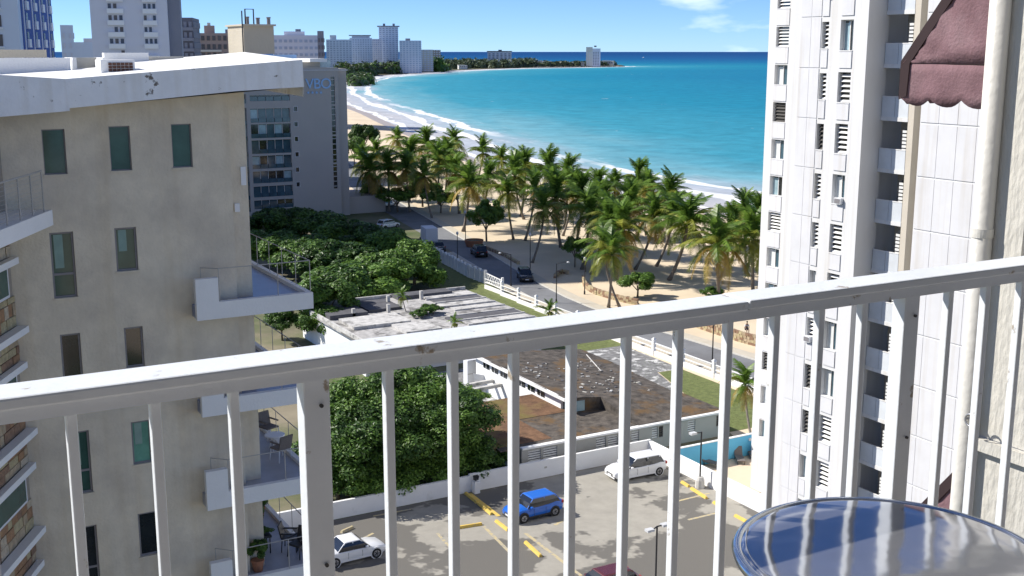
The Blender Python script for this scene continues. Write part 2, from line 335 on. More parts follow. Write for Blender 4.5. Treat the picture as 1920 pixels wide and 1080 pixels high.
    for x in (f2, f3, lace, cap): fo = math_('MAXIMUM', fo, x)
    mixf = _n(t, 'Mix'); mixf.data_type = 'RGBA'; mixf.inputs[7].default_value = (.78,.79,.80,1); L(fo, mixf.inputs[0]); L(mul.outputs[2], mixf.inputs[6])
    df = _n(t, 'BsdfDiffuse'); gl = _n(t, 'BsdfGlossy'); gl.inputs['Roughness'].default_value = .3; L(mixf.outputs[2], df.inputs[0]); ms = _n(t, 'MixShader'); ms.inputs[0].default_value = .07; L(df.outputs[0], ms.inputs[1]); L(gl.outputs[0], ms.inputs[2]); L(ms.outputs[0], t.nodes['Material Output'].inputs[0])
    bn = _n(t, 'Bump'); bn.inputs['Strength'].default_value = .35; bn.inputs['Distance'].default_value = 1.0; L(math_('ADD', rip, math_('MULTIPLY', fo, .5)), bn.inputs['Height']); L(bn.outputs[0], df.inputs['Normal']); L(bn.outputs[0], gl.inputs['Normal'])
    M['sea_water'] = m; return m
me.materials.append(sea_mat()); me.update()
tag(link('sea', me), 'turquoise bay water with white breakers turning deep blue offshore', kind='structure')
# ---- land: one sheet, with a beach slope that dips under the sea
def offs(k, d):
    a = SH[max(k-1, 0)]; b = SH[min(k+1, len(SH)-1)]; t = b-a; t = t/np.hypot(*t); return SH[k]+np.array([t[1], -t[0]])*d     # right of travel = seaward
back = [G(1168,122.6,-.8), G(1100,118.5,1), G(1000,114.5,1), G(880,112.0,1), G(700,111,1)]
poly = [Vector((*offs(k, -16), 0.0)) for k in range(len(SH))] + back + [Vector((-6000, 7000, 0)), Vector((-6000,-2500,0)), Vector((3500,-2500,0))]
for p in poly: p.z = 0
tris = tessellate_polygon([poly])
mb = MB(); mb.v = [tuple(p) for p in poly]; mb.f = [tuple(t) for t in tris]; mb.mi = [0]*len(tris)
tag(mb.build('ground', 'earth', fixn=True), 'earth and scrub ground of the shore', kind='structure')
mb = MB()
prof = [(-60,.004),(-30,.008),(-16,.004),(-6,-.35),(0,SEA_Z-.0),(10,-1.5),(30,-2.6)]
N = len(SH); rows = []
for k in range(N):
    w_ = min(1.0, 1.0)
    rows.append([(*offs(k, d), z) for d, z in prof])
for k in range(N-1):
    if SH[k][1] > 1050: continue
    for j in range(len(prof)-1):
        mb.m = 0 if j < 3 else 1
        mb.quad(rows[k][j], rows[k+1][j], rows[k+1][j+1], rows[k][j+1])
tag(mb.build('beach', ['sand', 'wet_sand'], fixn=True), 'pale sand beach curving round the bay', kind='structure')
def sheet(name, pts, z, m, label, kind='structure'):
    poly = [Vector((p[0], p[1], z)) for p in pts]; tr = tessellate_polygon([poly]); mb = MB(); mb.v = [tuple(p) for p in poly]; mb.f = [tuple(t) for t in tr]; mb.mi = [0]*len(tr)
    o = mb.build(name, m, fixn=True)
    if o.data.polygons[0].normal.z < 0: o.data.flip_normals()
    return tag(o, label, kind=kind)
# palm park sand between road and shore
inl = [tuple(offs(k, -25)) for k in range(len(SH)) if 60 < SH[k][0] < 330 and SH[k][1] < 760]
inl.sort(key=lambda p: p[1])
road_r = [(80.3,84),(80.2,92),(79.6,101),(78.9,111),(79.0,122),(79.6,129),(81.2,139),(83.6,150),(87,166),(90.5,184),(95,205),(102,240),(118,300),(140,380),(170,480)]
road_l = [(74.6,80),(74.9,92),(75.0,101),(75.0,112),(74.9,122),(75.6,131),(77.0,141),(79.2,152),(82.2,168),(85.2,184),(89,205),(96,240),(111,300),(133,380),(163,480)]
sheet('sand_park', [(x+1.6, y) for x, y in road_r] + [(255,700)] + inl[::-1] + [(160,84)], .012, 'sand', 'pale sand of the palm park beside the road')
sheet('road', road_l[::-1] + [(74.6,55),(80.3,55)] + road_r, .016, 'asphalt_road', 'grey asphalt beach road curving away between fence and palms')
# pavement (with a kerb step) on the park side
def strip(name, line, w0, w1, z, m, label, zb=0.0):
    mb = MB(); pts = [Vector((*p, 0)) for p in line]
    rr = []
    for i, p in enumerate(pts):
        t = (pts[min(i+1, len(pts)-1)]-pts[max(i-1, 0)]).normalized(); n = Vector((t.y, -t.x, 0)); rr.append((p+n*w0, p+n*w1))
    for i in range(len(rr)-1):
        a, b = rr[i]; c, d = rr[i+1]
        mb.hexa([(a.x,a.y,zb),(b.x,b.y,zb),(d.x,d.y,zb),(c.x,c.y,zb),(a.x,a.y,z),(b.x,b.y,z),(d.x,d.y,z),(c.x,c.y,z)])
    return tag(mb.build(name, m, fixn=True), label, kind='structure')
strip('pavement', road_r, .18, 1.75, .13, 'pave', 'sandy pavement along the park side of the road')
strip('kerb', road_r, 0.0, .175, .14, 'kerb', 'concrete kerb along the park side of the road')
strip('pavement', road_l[:9], -1.5, -.18, .13, 'pave', 'narrow pavement between fence and road')
strip('kerb', road_l[:9], -.175, 0.0, .14, 'kerb', 'concrete kerb on the fence side of the road')
# car park
sheet('car_park', [(18,35),(53.0,35),(53.0,72.9),(18,72.9)], .010, 'asphalt_lot', 'worn patchy asphalt of the car park')
sheet('pool_deck', [(53.3,45),(75,45),(72,69.2),(53.3,69.2)], .014, 'deck', 'tan paved pool deck beside the white tower')
sheet('lawn', [(62.5,74.6),(71.3,74.6),(71.4,93),(68.6,93),(66.4,86),(63,78)], .018, 'grass', 'strip of green lawn inside the white fence')
sheet('yard', [(61.2,79),(63,78.2),(66.3,86),(68.5,93.1),(71.5,93.1),(71.8,104),(46,104),(40,98),(40,84),(61,84)], .014, 'rubble', 'stony yard behind the mossy roofed house')
sheet('verge', [(62.8,104),(72,104),(72.6,126),(76,150),(76,166),(72,166),(66,140),(62.8,126)], .018, 'grass', 'green verge along the inside of the white fence')
# painted bay lines on the asphalt
for i, (a, b, wd, m) in enumerate([((880,925),(935,968),.16,'yellow_paint'),((700,968),(770,955),.10,'faded_paint'),((905,985),(960,1040),.12,'faded_paint'),((985,1000),(1090,1080),.12,'faded_paint'),((820,1000),(860,1045),.10,'faded_paint'),((1040,985),(1075,965),.12,'faded_paint'),((1290,975),(1345,962),.11,'faded_paint'),((1270,940),(1330,925),.10,'faded_paint'),((640,1030),(700,1000),.10,'faded_paint')]):
    p, q_ = G(*a), G(*b); d = (q_-p).normalized(); n = Vector((-d.y, d.x, 0))*wd
    sheet('bay_line', [p-n, q_-n, q_+n, p+n], .016, m, 'worn painted bay line on the car park')
# ================================================================ OUR BALCONY (near)
RAIL_Y = 1.89; RT = EYE-.5
slab = MB().box(-2.2, 5.38, -1.5, 2.02, 30.12, 30.36).build('balcony_slab', 'balcony_floor'); tag(slab, 'concrete floor slab of the viewing balcony', kind='structure')
own = thing('own_building', 'unseen facade and added overhead slab of the building the view is taken from', 'building', (0, -2, 0)); MB().box(-14, 8.4, -8, .4, 0, 48).build('wall', 'own_wall', own); MB().box(-2.2, 5.39, .41, 3.6, 33.0, 33.22).build('shade_slab', 'own_wall', own)  # unseen dark facade; overhead slab added to cut sky light on the railing
rl = thing('balcony_railing', 'white painted metal balcony railing in the foreground', 'railing', (0, RAIL_Y, 30.36))
def rz(z): return z-30.36
# top rail: wide flat cap with a slimmer bar under it, in two lengths with a small lap joint
for x0, x1, dz in ((-2.0, 1.553, 0), (1.5545, 5.36, .0015)):
    MB().box(x0, x1, -.088, .0, rz(RT-.020)+dz, rz(RT)+dz).build('top_rail', 'rail_paint', rl, bevel=.004)
boxo('under_bar', 'rail_paint', rl, -2.0, 5.36, -.078, -.012, rz(RT-.042), rz(RT-.0205))
def baluster(x, wd, name, chamfer):
    mb = MB(); y0, y1 = -.045-wd/2, -.045+wd/2; zt = rz(RT-.0425); zb = .10
    mb.box(x-wd/2*.68 if wd < .04 else x-wd/2, x+wd/2*.68 if wd < .04 else x+wd/2, y0+wd*.1, y1-wd*.1, zb, zt)
    return mb.build(name, 'rail_paint', rl, bevel=.0025)
x = .66-.132*9
k = -9
while True:
    j = k % 11; X = .634+1.419*(k//11)+(0 if j == 0 else .138+.127*(j-1))
    if X > 5.2: break
    if k % 11 == 0: 
        p = baluster(X, .047, 'post', True)
        for zz in (.09, .38):
            bo = MB().tube([(X+.006, -.0705, rz(RT)-zz), (X+.006, -.066, rz(RT)-zz)], .0035, 8).build('bolt', 'bolt', p)
    else: baluster(X, .0245, 'baluster', False)
    k += 1
boxo('bottom_bar', 'rail_paint', rl, -2.0, 5.36, -.062, -.028, .07, .105)
# wing wall of our own building, square to the rail
WX = 5.4; WY = 4.32
wg = thing('building_wing', 'rough grey plaster wing wall of the near building at the right edge', 'building', (WX, WY, 20))
mb = MB()
mb.box(0, 3.0, -6.0, 0, -20, 9.75).build('wall', 'mortar', wg)
random.seed(3)
def wave_panel(y0, y1, z0, z1):   # plaster strip with a ragged edge
    n = 26; mb = MB(); L_ = []; Rr = []
    for i in range(n+1):
        z = z0+(z1-z0)*i/n
        L_.append((y0+.012*random.random(), z)); Rr.append((y1-.012*random.random()*(1+2*(random.random() < .12)), z))
    for i in range(n):
        a, b, c, d = L_[i], Rr[i], Rr[i+1], L_[i+1]
        for x_, fl in ((-.030, 1),):
            mb.quad((x_,b[0],b[1]), (x_,a[0],a[1]), (x_,d[0],d[1]), (x_,c[0],c[1]))
        mb.quad((-.030,a[0],a[1]), (0,a[0],a[1]), (0,d[0],d[1]), (-.030,d[0],d[1])); mb.quad((0,b[0],b[1]), (-.030,b[0],b[1]), (-.030,c[0],c[1]), (0,c[0],c[1]))
    mb.quad((-.030,y0,z1),(-.030,y1,z1),(0,y1,z1),(0,y0,z1))
    return mb.build('plaster_panel', 'wing_plaster', wg)
lev = [(-20+5, -20+9.80), (9.87-20+10, 12.55), (12.60, 16)]
for z0, z1 in [(4.2, 7.0), (7.04, 9.79), (9.87, 12.6), (12.64, 15.4)]:
    y = -.02
    for wd in (.24, .28, .26, .30, .28, .3, .3, .3, .3, .3, .3, .3): wave_panel(y-wd+.004, y, z0-0, z1); y -= wd
MB().box(-.07, .0, -4, -.02, 9.795, 9.865).build('floor_ledge', 'wing_plaster', wg)
pp = thing('drain_pipe', 'thick cream drain pipe running down the corner of the grey wall', 'pipe', (WX-.070, WY-.025, 22))
MB().tube([(0,0,0), (0,0,13.5)], .056, 24).build('pipe', 'pipe_paint', pp, smooth=True)
for z in (3.0, 9.0, 10.9): MB().tube([(0,0,z), (0,0,z+.05)], .060, 24).build('pipe_collar', 'pipe_paint', pp)
rg = thing('ring_bolt', 'metal ring bolt fixed to the cream pipe', 'ring', (WX-.155, WY-.10, 29.98))
MB().tube([(.02+.0*math.cos(a), -.035*math.cos(a), .035*math.sin(a)) for a in [i*math.pi/8 for i in range(17)]], .006, 6).build('ring', 'rim', rg, smooth=True)
MB().tube([(.06,.035,0),(.02,.035,0)], .007, 6).build('shank', 'rim', rg)
# awnings on the wing's sea front
def weld(o):
    b = bmesh.new(); b.from_mesh(o.data); bmesh.ops.remove_doubles(b, verts=b.verts, dist=1e-4); b.to_mesh(o.data); b.free(); return o
def awning(z, label):
    a = thing('awning', label, 'awning', (WX+.02, WY+.03, z), 0, 'burgundy awnings on the wing')
    L_, Hh, W_ = .66, .86, 1.5          # projection (+Y), rise, width (+X)
    f = MB()                              # sloping top, slightly sagging
    n = 8
    for i in range(n):
        t0, t1 = i/n, (i+1)/n
        s = lambda t: -.03*math.sin(math.pi*t)
        for j in range(6):
            x0, x1 = W_*j/6, W_*(j+1)/6
            f.quad((x0, t0*L_, Hh*(1-t0)+s(t0)), (x1, t0*L_, Hh*(1-t0)+s(t0)), (x1, t1*L_, Hh*(1-t1)+s(t1)), (x0, t1*L_, Hh*(1-t1)+s(t1)))
    o = weld(f.build('canopy', 'awning_cloth', a, smooth=True)); so = o.modifiers.new('thick', 'SOLIDIFY'); so.thickness = .006
    g_ = MB(); n = 10                     # side panel, gently puckered
    for i in range(n):
        for j in range(6):
            def P_(u, v):
                y = u*L_; top = Hh*(1-u)-.03*math.sin(math.pi*u); zz = top*v
                return (-.004+(.020*math.sin(u*19+v*6)+.014*math.sin(u*41-v*9))*v*(1-v)*2, y, zz)
            g_.quad(P_(i/n, j/6), P_((i+1)/n, j/6), P_((i+1)/n, (j+1)/6), P_(i/n, (j+1)/6))
    o = weld(g_.build('side_panel', 'awning_cloth', a, smooth=True)); so = o.modifiers.new('thick', 'SOLIDIFY'); so.thickness = .005
    def scallop(P_, n, label):
        s_ = MB(); k = 24
        for i in range(k):
            def b(t): return -.20-.045*abs(math.sin(math.pi*t*n))+.0
            t0, t1 = i/k, (i+1)/k
            for r in range(4):
                v0, v1 = r/4, (r+1)/4
                s_.quad(P_(t0, b(t0)*v0), P_(t1, b(t1)*v0), P_(t1, b(t1)*v1), P_(t0, b(t0)*v1))
        o = weld(s_.build('valance', 'awning_cloth', a, smooth=True)); so = o.modifiers.new('thick', 'SOLIDIFY'); so.thickness = .005
    scallop(lambda t, z_: (-.006+.018*math.sin(t*17)*abs(z_)*3, t*L_, z_), 3.0, '')
    scallop(lambda t, z_: (t*W_, L_+.006+.018*math.sin(t*40)*abs(z_)*3, z_), 8.0, '')
    MB().prism([(-.016,0,Hh+.012),(-.016,L_+.012,.012),(-.016,L_+.012,-.21),(-.016,L_-.045,-.19),(-.016,L_-.055,0),(-.016,0,Hh-.085)], (.006,0,0)).build('shaded_band', 'awning_frame_shade', a, fixn=True)  # dark strip painted for the shaded slope of the cloth top
    MB().tube([(0,0,0),(0,L_,0),(W_,L_,0),(W_,0,0)], .010, 8).build('frame', 'awning_frame_shade', a)
    MB().tube([(.0,L_,0),(.0,0,Hh)], .009, 8).build('rafter', 'awning_frame_shade', a)
    return a
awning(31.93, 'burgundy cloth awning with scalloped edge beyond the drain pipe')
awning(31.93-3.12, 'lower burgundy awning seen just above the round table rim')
# round table with a mirror-like metal top
tb = thing('round_table', 'round table with glossy metal top and steel rim by the railing', 'table', (1.574, 1.407, 30.36))
TZ = EYE-.90-30.36; TR = .278
mb = MB(); rings = []
for r, z in ((.0005,.0),(TR*.25,0),(TR*.5,0),(TR*.75,0),(TR*.93,0),(TR*.975,-.002),(TR*.985,-.006),(TR*.985,-.02),(.001,-.02)):
    rings.append([(r*math.cos(i*math.tau/72), r*math.sin(i*math.tau/72), TZ+z) for i in range(72)])
m = mat('table_metal', (.48,.49,.53), .09, .12, 3, metal=.82)
t = m.node_tree; bnode = t.nodes['Principled BSDF']; nzz = _n(t, 'TexNoise'); nzz.inputs['Scale'].default_value = 9; nzz.inputs['Detail'].default_value = 2
tcc = _n(t, 'TexCoord'); bmp = _n(t, 'Bump'); bmp.inputs['Strength'].default_value = .06; bmp.inputs['Distance'].default_value = .02
t.links.new(tcc.outputs['Object'], nzz.inputs[0]); t.links.new(nzz.outputs[0], bmp.inputs['Height']); t.links.new(bmp.outputs[0], bnode.inputs['Normal'])
mb.loft(rings, False).build('table_top', 'table_metal', tb, smooth=True)
mat('chrome', (.62,.64,.66), .18, .06, 8, metal=1.0)
MB().tube([((TR)*math.cos(i*math.tau/96), TR*math.sin(i*math.tau/96), TZ-.010) for i in range(97)], .0105, 10, False).build('rim', 'chrome', tb, smooth=True)
MB().tube([((TR+.004)*math.cos(a), (TR+.004)*math.sin(a), TZ-.010) for a in [R_(196+i*1.0) for i in range(9)]], .0135, 10).build('rim_clip', 'chrome', tb)
MB().tube([(0,0,.03),(0,0,TZ-.02)], .03, 16).build('stem', 'chrome', tb, smooth=True)
for i in range(4):
    a = i*math.pi/2+.4; MB().tube([(0,0,.05),(.28*math.cos(a), .28*math.sin(a), .015)], [.022,.014], 8).build('foot', 'chrome', tb)
# blue balcony chair half out of frame on the right
ch = thing('blue_chair', 'blue chair with pale rim, just showing at the right edge', 'chair', (2.78, 1.50, 30.36), R_(-60))
def rrect(w_, h_, r, n=6):
    out = []
    for cx, cy, a0 in ((w_-r,h_-r,0),(-w_+r,h_-r,90),(-w_+r,-h_+r,180),(w_-r,-h_+r,270)):
        for i in range(n+1): a = R_(a0+90*i/n); out.append((cx+r*math.cos(a), cy+r*math.sin(a)))
    return out
rr = rrect(.21, .15, .05)
MB().prism([(u, 0, .665+v) for u, v in rr], (0,.02,0)).build('backrest', 'chair_blue', ch, fixn=True)
MB().tube([(u*1.03, .01, .665+v*1.03) for u, v in rr+[rr[0]]], .012, 8, False).build('back_frame', 'plastic_white', ch, smooth=True)
MB().prism([(u, .06+.2+v*1.3, .44) for u, v in rr], (0,0,.025)).build('seat', 'chair_blue', ch, fixn=True)
for sx in (-.2, .2):
    for sy in (.05, .44): MB().tube([(sx,sy,0),(sx*.95,sy,.44)], .012, 8).build('leg', 'plastic_white', ch)
    MB().tube([(sx,.05,.44),(sx,.01,.80)], .012, 8).build('back_post', 'plastic_white', ch)
# ================================================================ TAN APARTMENT BUILDING (left)
TY = 34.0
tan = thing('tan_apartment_building', 'tan apartment block with white roof fascia and corner balconies at left', 'building', (6, 38, 0))
def L(o):      # keep world coordinates under an Empty that is not at the origin
    p = o.parent; off = Vector((0,0,0))
    while p is not None: off += Vector(p.location); p = p.parent
    o.location = Vector(o.location)-off; return o
def part(mb, name, m, parent, **k):
    top = parent; o = mb.build(name, m, None, **k); o.parent = parent
    off = Vector((0,0,0)); p = parent
    while p is not None: off += Vector(p.location); p = p.parent
    o.location = -off; return o
wins = [((77,243),(127,326),0,'green_glass'),((203,237),(248,319),0,'green_glass'),((320,233),(362,313),0,'green_glass'),
        ((92,437),(146,556),1,'green_glass'),((214,428),(260,506),0,'green_glass'),((112,628),(157,716),0,'dark_glass'),((232,615),(272,686),0,'dark_glass'),
        ((127,812),(175,922),1,'green_glass'),((245,792),(287,866),0,'pale_green'),((145,990),(190,1105),1,'dark_glass'),((258,964),(300,1037),0,'dark_glass')]
glass('pale_green', (.16,.36,.27))
holes = []; wd = []
for a, b, k, g_ in wins:
    p, q_ = onY(a[0], a[1], TY), onY(b[0], b[1], TY); h = (round(p.x, 3), round(q_.x, 3), round(q_.z, 3), round(p.z, 3)); holes.append(h); wd.append((h, k, g_))
XL, XC, XE = 2.6, 9.42, 9.98
mb = wall_holes(MB(), XL, XC, 0, 31.02, holes, lambda u, z, d: (u, TY+d, z), .16)
mb.box(XL, XC-.01, TY+.45, 46, 0, 31.0); mb.quad((XC,TY,0),(XC,TY+.45,0),(XC,TY+.45,31.0),(XC,TY,31.0))
part(mb, 'wall', 'tan_plaster', tan)
part(MB().box(XC-.005, XE, TY+.28, 46, 0, 31.0), 'corner_pier', 'tan_plaster', tan)
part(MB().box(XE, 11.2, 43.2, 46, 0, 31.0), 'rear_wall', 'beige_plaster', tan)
for (x0, x1, z0, z1), k, g_ in wd:
    f = .055; yy = TY+.06
    if k == 0 and z0 > 27.5: f = .03
    mb = MB().box(x0, x1, yy, yy+.07, z0, z0+f).box(x0, x1, yy, yy+.07, z1-f, z1).box(x0, x0+f, yy, yy+.07, z0+f, z1-f).box(x1-f, x1, yy, yy+.07, z0+f, z1-f)
    zm = z0+(z1-z0)*.36
    if k: mb.box(x0+f, x1-f, yy, yy+.07, zm-f*.6, zm+f*.6)
    w_ = part(mb, 'window', 'alu_grey', tan)
    def pane(za, zb): part(MB().box(x0+f, x1-f, yy+.03, yy+.045, za, zb), 'pane', g_, w_)
    if k: pane(z0+f, zm-f*.6); pane(zm+f*.6, z1-f)
    else: pane(z0+f, z1-f)
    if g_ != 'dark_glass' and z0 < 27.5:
        part(MB().box(x0+f+.05, x0+(x1-x0)*.55, yy+.022, yy+.028, z0+(z1-z0)*.45, z1-f-.02), 'pane_reflection', 'reflection_green', w_)  # pale green patch stands in for a reflection in the glass
    part(MB().box(x0-.03, x1+.03, TY-.035, TY+.05, z0-.05, z0-.003), 'sill', 'tan_plaster', w_)
# roof: two fascia lengths that slope, overhanging roof surface behind
def fpoly(px, Y, d, name, m='fascia_white'):
    pts = [onY(x, y, Y) for x, y in px]; return part(MB().prism(pts, (0, d, 0)), name, m, tan, fixn=True)
fpoly([(122,148),(567,112),(570,163),(443,171),(130,203)], 33.05, .5, 'roof_fascia')
fpoly([(-160,130),(122,148),(131,208),(-160,233)], 32.75, .8, 'roof_fascia')
A, B = onY(122,148,33.06), onY(567,112,33.06); C_ = onY(-160,130,32.76)
rp_, rq = onY(458,97.6,39), onY(250,125,39)
mb = MB()
z_ = lambda p, d=0: (p.x, p.y, p.z+d)
mb.tri(z_(A), z_(B), z_(rp_)); mb.tri(z_(A), z_(rp_), z_(rq)); mb.tri(z_(B), (B.x+1.6, 46, 31.5), z_(rp_)); mb.tri(z_(rp_), (B.x+1.6,46,31.5), (rp_.x, 46, 31.8)); mb.tri(z_(rq), z_(rp_), (rp_.x,46,31.8)); mb.tri(z_(rq),(rp_.x,46,31.8),(2,46,31.2))
mb.tri(z_(A), z_(rq), (0.5, 39, 31.12)); mb.tri(z_(C_), z_(A), (0.5,39,31.12)); mb.tri((.5,39,31.12), z_(rq), (2,46,31.2)); mb.tri(z_(C_), (.5,39,31.12), (-4,46,31.2)); mb.tri((.5,39,31.12),(2,46,31.2),(-4,46,31.2))
part(mb, 'roof', 'roof_white', tan)
part(MB().quad((B.x, 33.06, 30.7), (B.x+1.6, 46, 30.7), (B.x+1.6, 46, 31.5), z_(B)), 'roof_edge', 'fascia_white', tan)
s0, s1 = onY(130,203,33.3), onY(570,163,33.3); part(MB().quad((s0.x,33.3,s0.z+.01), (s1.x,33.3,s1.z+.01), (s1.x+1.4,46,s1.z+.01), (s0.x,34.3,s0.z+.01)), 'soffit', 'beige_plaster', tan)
def rbox(px0, py0, px1, py1, Y, d, name, m):
    a, b = onY(px0, py0, Y), onY(px1, py1, Y); return part(MB().box(a.x, b.x, Y, Y+d, b.z, a.z), name, m, tan)
vb = rbox(188,112,254,139,34.4,.8,'roof_vent','white_plaster')
p, q_ = onY(202,117,34.4), onY(250,134,34.4)
for i in range(6):
    for j in range(3):
        xx = p.x+(q_.x-p.x)*i/6; zz = q_.z+(p.z-q_.z)*j/3
        part(MB().box(xx+.012, xx+(q_.x-p.x)/6-.012, 34.36, 34.40, zz+.008, zz+(p.z-q_.z)/3-.008), 'vent_slot', 'brown_grille', vb)
rbox(-60,109,134,143,39.5,.4,'roof_parapet','white_plaster'); rbox(140,108,190,138,41,.4,'roof_parapet','grey_wall'); rbox(195,99,280,128,44,.4,'roof_parapet','roof_white'); rbox(275,106,345,125,44.6,.4,'roof_parapet','grey_wall')
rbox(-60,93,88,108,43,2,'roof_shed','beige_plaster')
for x_ in (134,190): a = onY(x_,108,40.2); part(MB().hexa([(a.x-.1,39.9,30.9),(a.x+.12,39.9,30.9),(a.x+.12,41.5,30.9),(a.x-.1,41.5,30.9),(a.x-.02,39.9,a.z),(a.x+.1,39.9,a.z),(a.x+.1,41.5,a.z),(a.x-.02,41.5,a.z)]), 'roof_curb', 'roof_white', tan)
bk = rbox(456,48,515,101,45.5,2.2,'stair_head','beige_plaster')
a, b = onY(454,45,45.4), onY(517,49,45.4); part(MB().box(a.x, b.x, 45.35, 47.8, b.z, a.z), 'coping', 'beige_plaster', bk)
a = onY(453,20,45.3); part(MB().tube([(a.x,45.3,31),(a.x,45.3,a.z)], .025, 6), 'antenna_pole', 'dark_metal', tan)
p, q_ = onY(459,17,46), onY(476,46,46); part(MB().tube([(p.x,46,q_.z),(p.x,46,p.z),(q_.x,46,p.z),(q_.x,46,q_.z)], .03, 6), 'pipe_frame', 'dark_metal', tan)
for x0, x1, y0 in ((460,468,31),(479,488,33),(499,508,32)):
    p, q_ = onY(x0,y0,46.2), onY(x1,46,46.2); part(MB().tube([((p.x+q_.x)/2,46.2,q_.z-.02),((p.x+q_.x)/2,46.2,p.z-.05),((p.x+q_.x)/2,46.2,p.z-.04),((p.x+q_.x)/2,46.2,p.z)], [(q_.x-p.x)/2*.8]*2+[(q_.x-p.x)/2]*2, 10), 'vent_cowl', 'alu_grey', tan)
# junction box on the corner
rbox(440,382,450,397,TY+.2,.1,'junction_box','plastic_white'); rbox(451,313,462,347,TY+.24,.2,'wall_unit','plastic_white')
# corner balconies, one each floor
FLH = 2.93
bal = [(588,575,370,605,518),]
b_l, b_r = onY(370,600,33.35), onY(588,575,33.35); ztop = onY(540,553,33.35).z; zfl = onY(480,590,33.35).z
for k in range(-1, 6):
    dz = -FLH*k
    z0 = zfl+dz; z1 = ztop+dz
    if k == -1: continue
    bl = part(MB().box(b_l.x, b_r.x, 33.35, 33.55, z0, z1).box(b_l.x, b_l.x+.66, 33.352, 33.56, z1, z1+.72), 'balcony', 'white_plaster', tan)
    part(MB().box(b_l.x+.02, b_r.x-.004, 33.55, TY+.28, z0+.02, z1-.12).box(XE, b_r.x-.004, TY+.28, 43.2, z0+.02, z1-.12), 'balcony_floor', 'tile_blue_sheen' if k in (0, 1) else 'grey_tile', bl)
    part(MB().box(b_r.x-.16, b_r.x, 33.55, 43.2, z0+.01, z1), 'kerb', 'white_plaster', bl)
    # railing: front run and a long side run
    hz = z1+.98; mb = MB()
    part(MB().tube([(b_l.x+.30,33.9,hz-.02),(b_l.x+.70,33.42,hz),(b_r.x-.06,33.42,hz)], .016, 6), 'hand_rail', 'rail_steel', bl)
    part(MB().tube([(b_r.x-.06,33.42,hz),(b_r.x-.06,43.1,hz)], .016, 6), 'hand_rail', 'rail_steel', bl)
    for x_ in (b_l.x+.70, (b_l.x+.7+b_r.x)/2+.35, b_r.x-.06): part(MB().tube([(x_,33.42,z1-.01),(x_,33.42,hz)], .014, 6), 'rail_post', 'rail_steel', bl)
    for i in range(1, 8): y_ = 33.42+i*1.35; part(MB().tube([(b_r.x-.06,y_,z1-.02),(b_r.x-.06,y_,hz)], .012, 6), 'rail_post', 'rail_steel', bl)
    part(MB().tube([(b_l.x+.30,33.9,z1),(b_l.x+.30,33.9,hz-.02)], .012, 6), 'rail_post', 'rail_steel', bl)
    # sliding door on the rear wall
    d0 = XE+.08
    part(MB().box(d0, d0+1.05, 43.08, 43.2, z1-.1, z1+2.15), 'door_frame', 'plastic_white', bl)
    part(MB().box(d0+.08, d0+.50, 43.05, 43.08, z1-.05, z1+2.05), 'door_pane', 'blue_glass', bl); part(MB().box(d0+.58, d0+.98, 43.05, 43.08, z1-.05, z1+2.05), 'door_pane', 'dark_glass', bl)
# stone-clad oblique bay at the far left with white fins
ux = Vector((-math.sin(R_(26)), -math.cos(R_(26)), 0)); nn = Vector((math.cos(R_(26)), -math.sin(R_(26)), 0))
o_ = Vector((3.22, TY-.02, 0))
bay = MB().obox(o_-nn*2.5, ux, nn, 6.5, 2.5, 0, 30.9); part(bay, 'bay_wall', 'mortar', tan)
random.seed(11)
zr = onY(57,483,TY).z
def cladding(z0, z1):
    z = z0
    while z < z1-.1:
        h = min(random.choice([.22,.3,.36]), z1-z); u = random.uniform(0,.1)-.1
        while u < 2.6:
            l = random.choice([.3,.42,.55,.7]); a = o_+ux*max(0, u+.012)+nn*.002; d = random.uniform(.02,.05)
            if u+l > .05: part(MB().obox(a, ux, nn, l-.02-max(0,-u), d, z+.01, z+h-.01), 'cladding_stone', 'stone%d' % random.randrange(5), tan)
            u += l
        z += h
for k in range(0, 5):
    zt = zr-FLH*k+.0
    part(MB().hexa([tuple(o_+ux*(.06)+nn*.06+Vector((0,0,zt-.10))), tuple(o_+ux*(.06)+nn*.26+Vector((0,0,zt-.10))), tuple(o_+ux*4+nn*.26+Vector((0,0,zt-.10))), tuple(o_+ux*4+nn*.06+Vector((0,0,zt-.10)))]+
        [tuple(o_+ux*(.06)+nn*.06+Vector((0,0,zt+.08))), tuple(o_+ux*(.06)+nn*.26+Vector((0,0,zt+.08))), tuple(o_+ux*4+nn*.26+Vector((0,0,zt+.08))), tuple(o_+ux*4+nn*.06+Vector((0,0,zt+.08)))]), 'sun_fin', 'white_plaster', tan)
    z2 = zt-1.93
    part(MB().obox(o_+nn*.06, ux, nn, 4.2, .30, z2-.1, z2+.08), 'sun_fin', 'white_plaster', tan)
    w_ = part(MB().obox(o_+ux*.35+nn*.005, ux, nn, 3.2, .05, zt-.98, zt-.12), 'bay_window', 'plastic_white', tan)
    part(MB().obox(o_+ux*.45+nn*.056, ux, nn, 3.0, .012, zt-.9, zt-.2), 'pane', 'green_glass', w_)
    cladding(z2+.09, zt-1.0); cladding(zt+.09, zt+.95); 
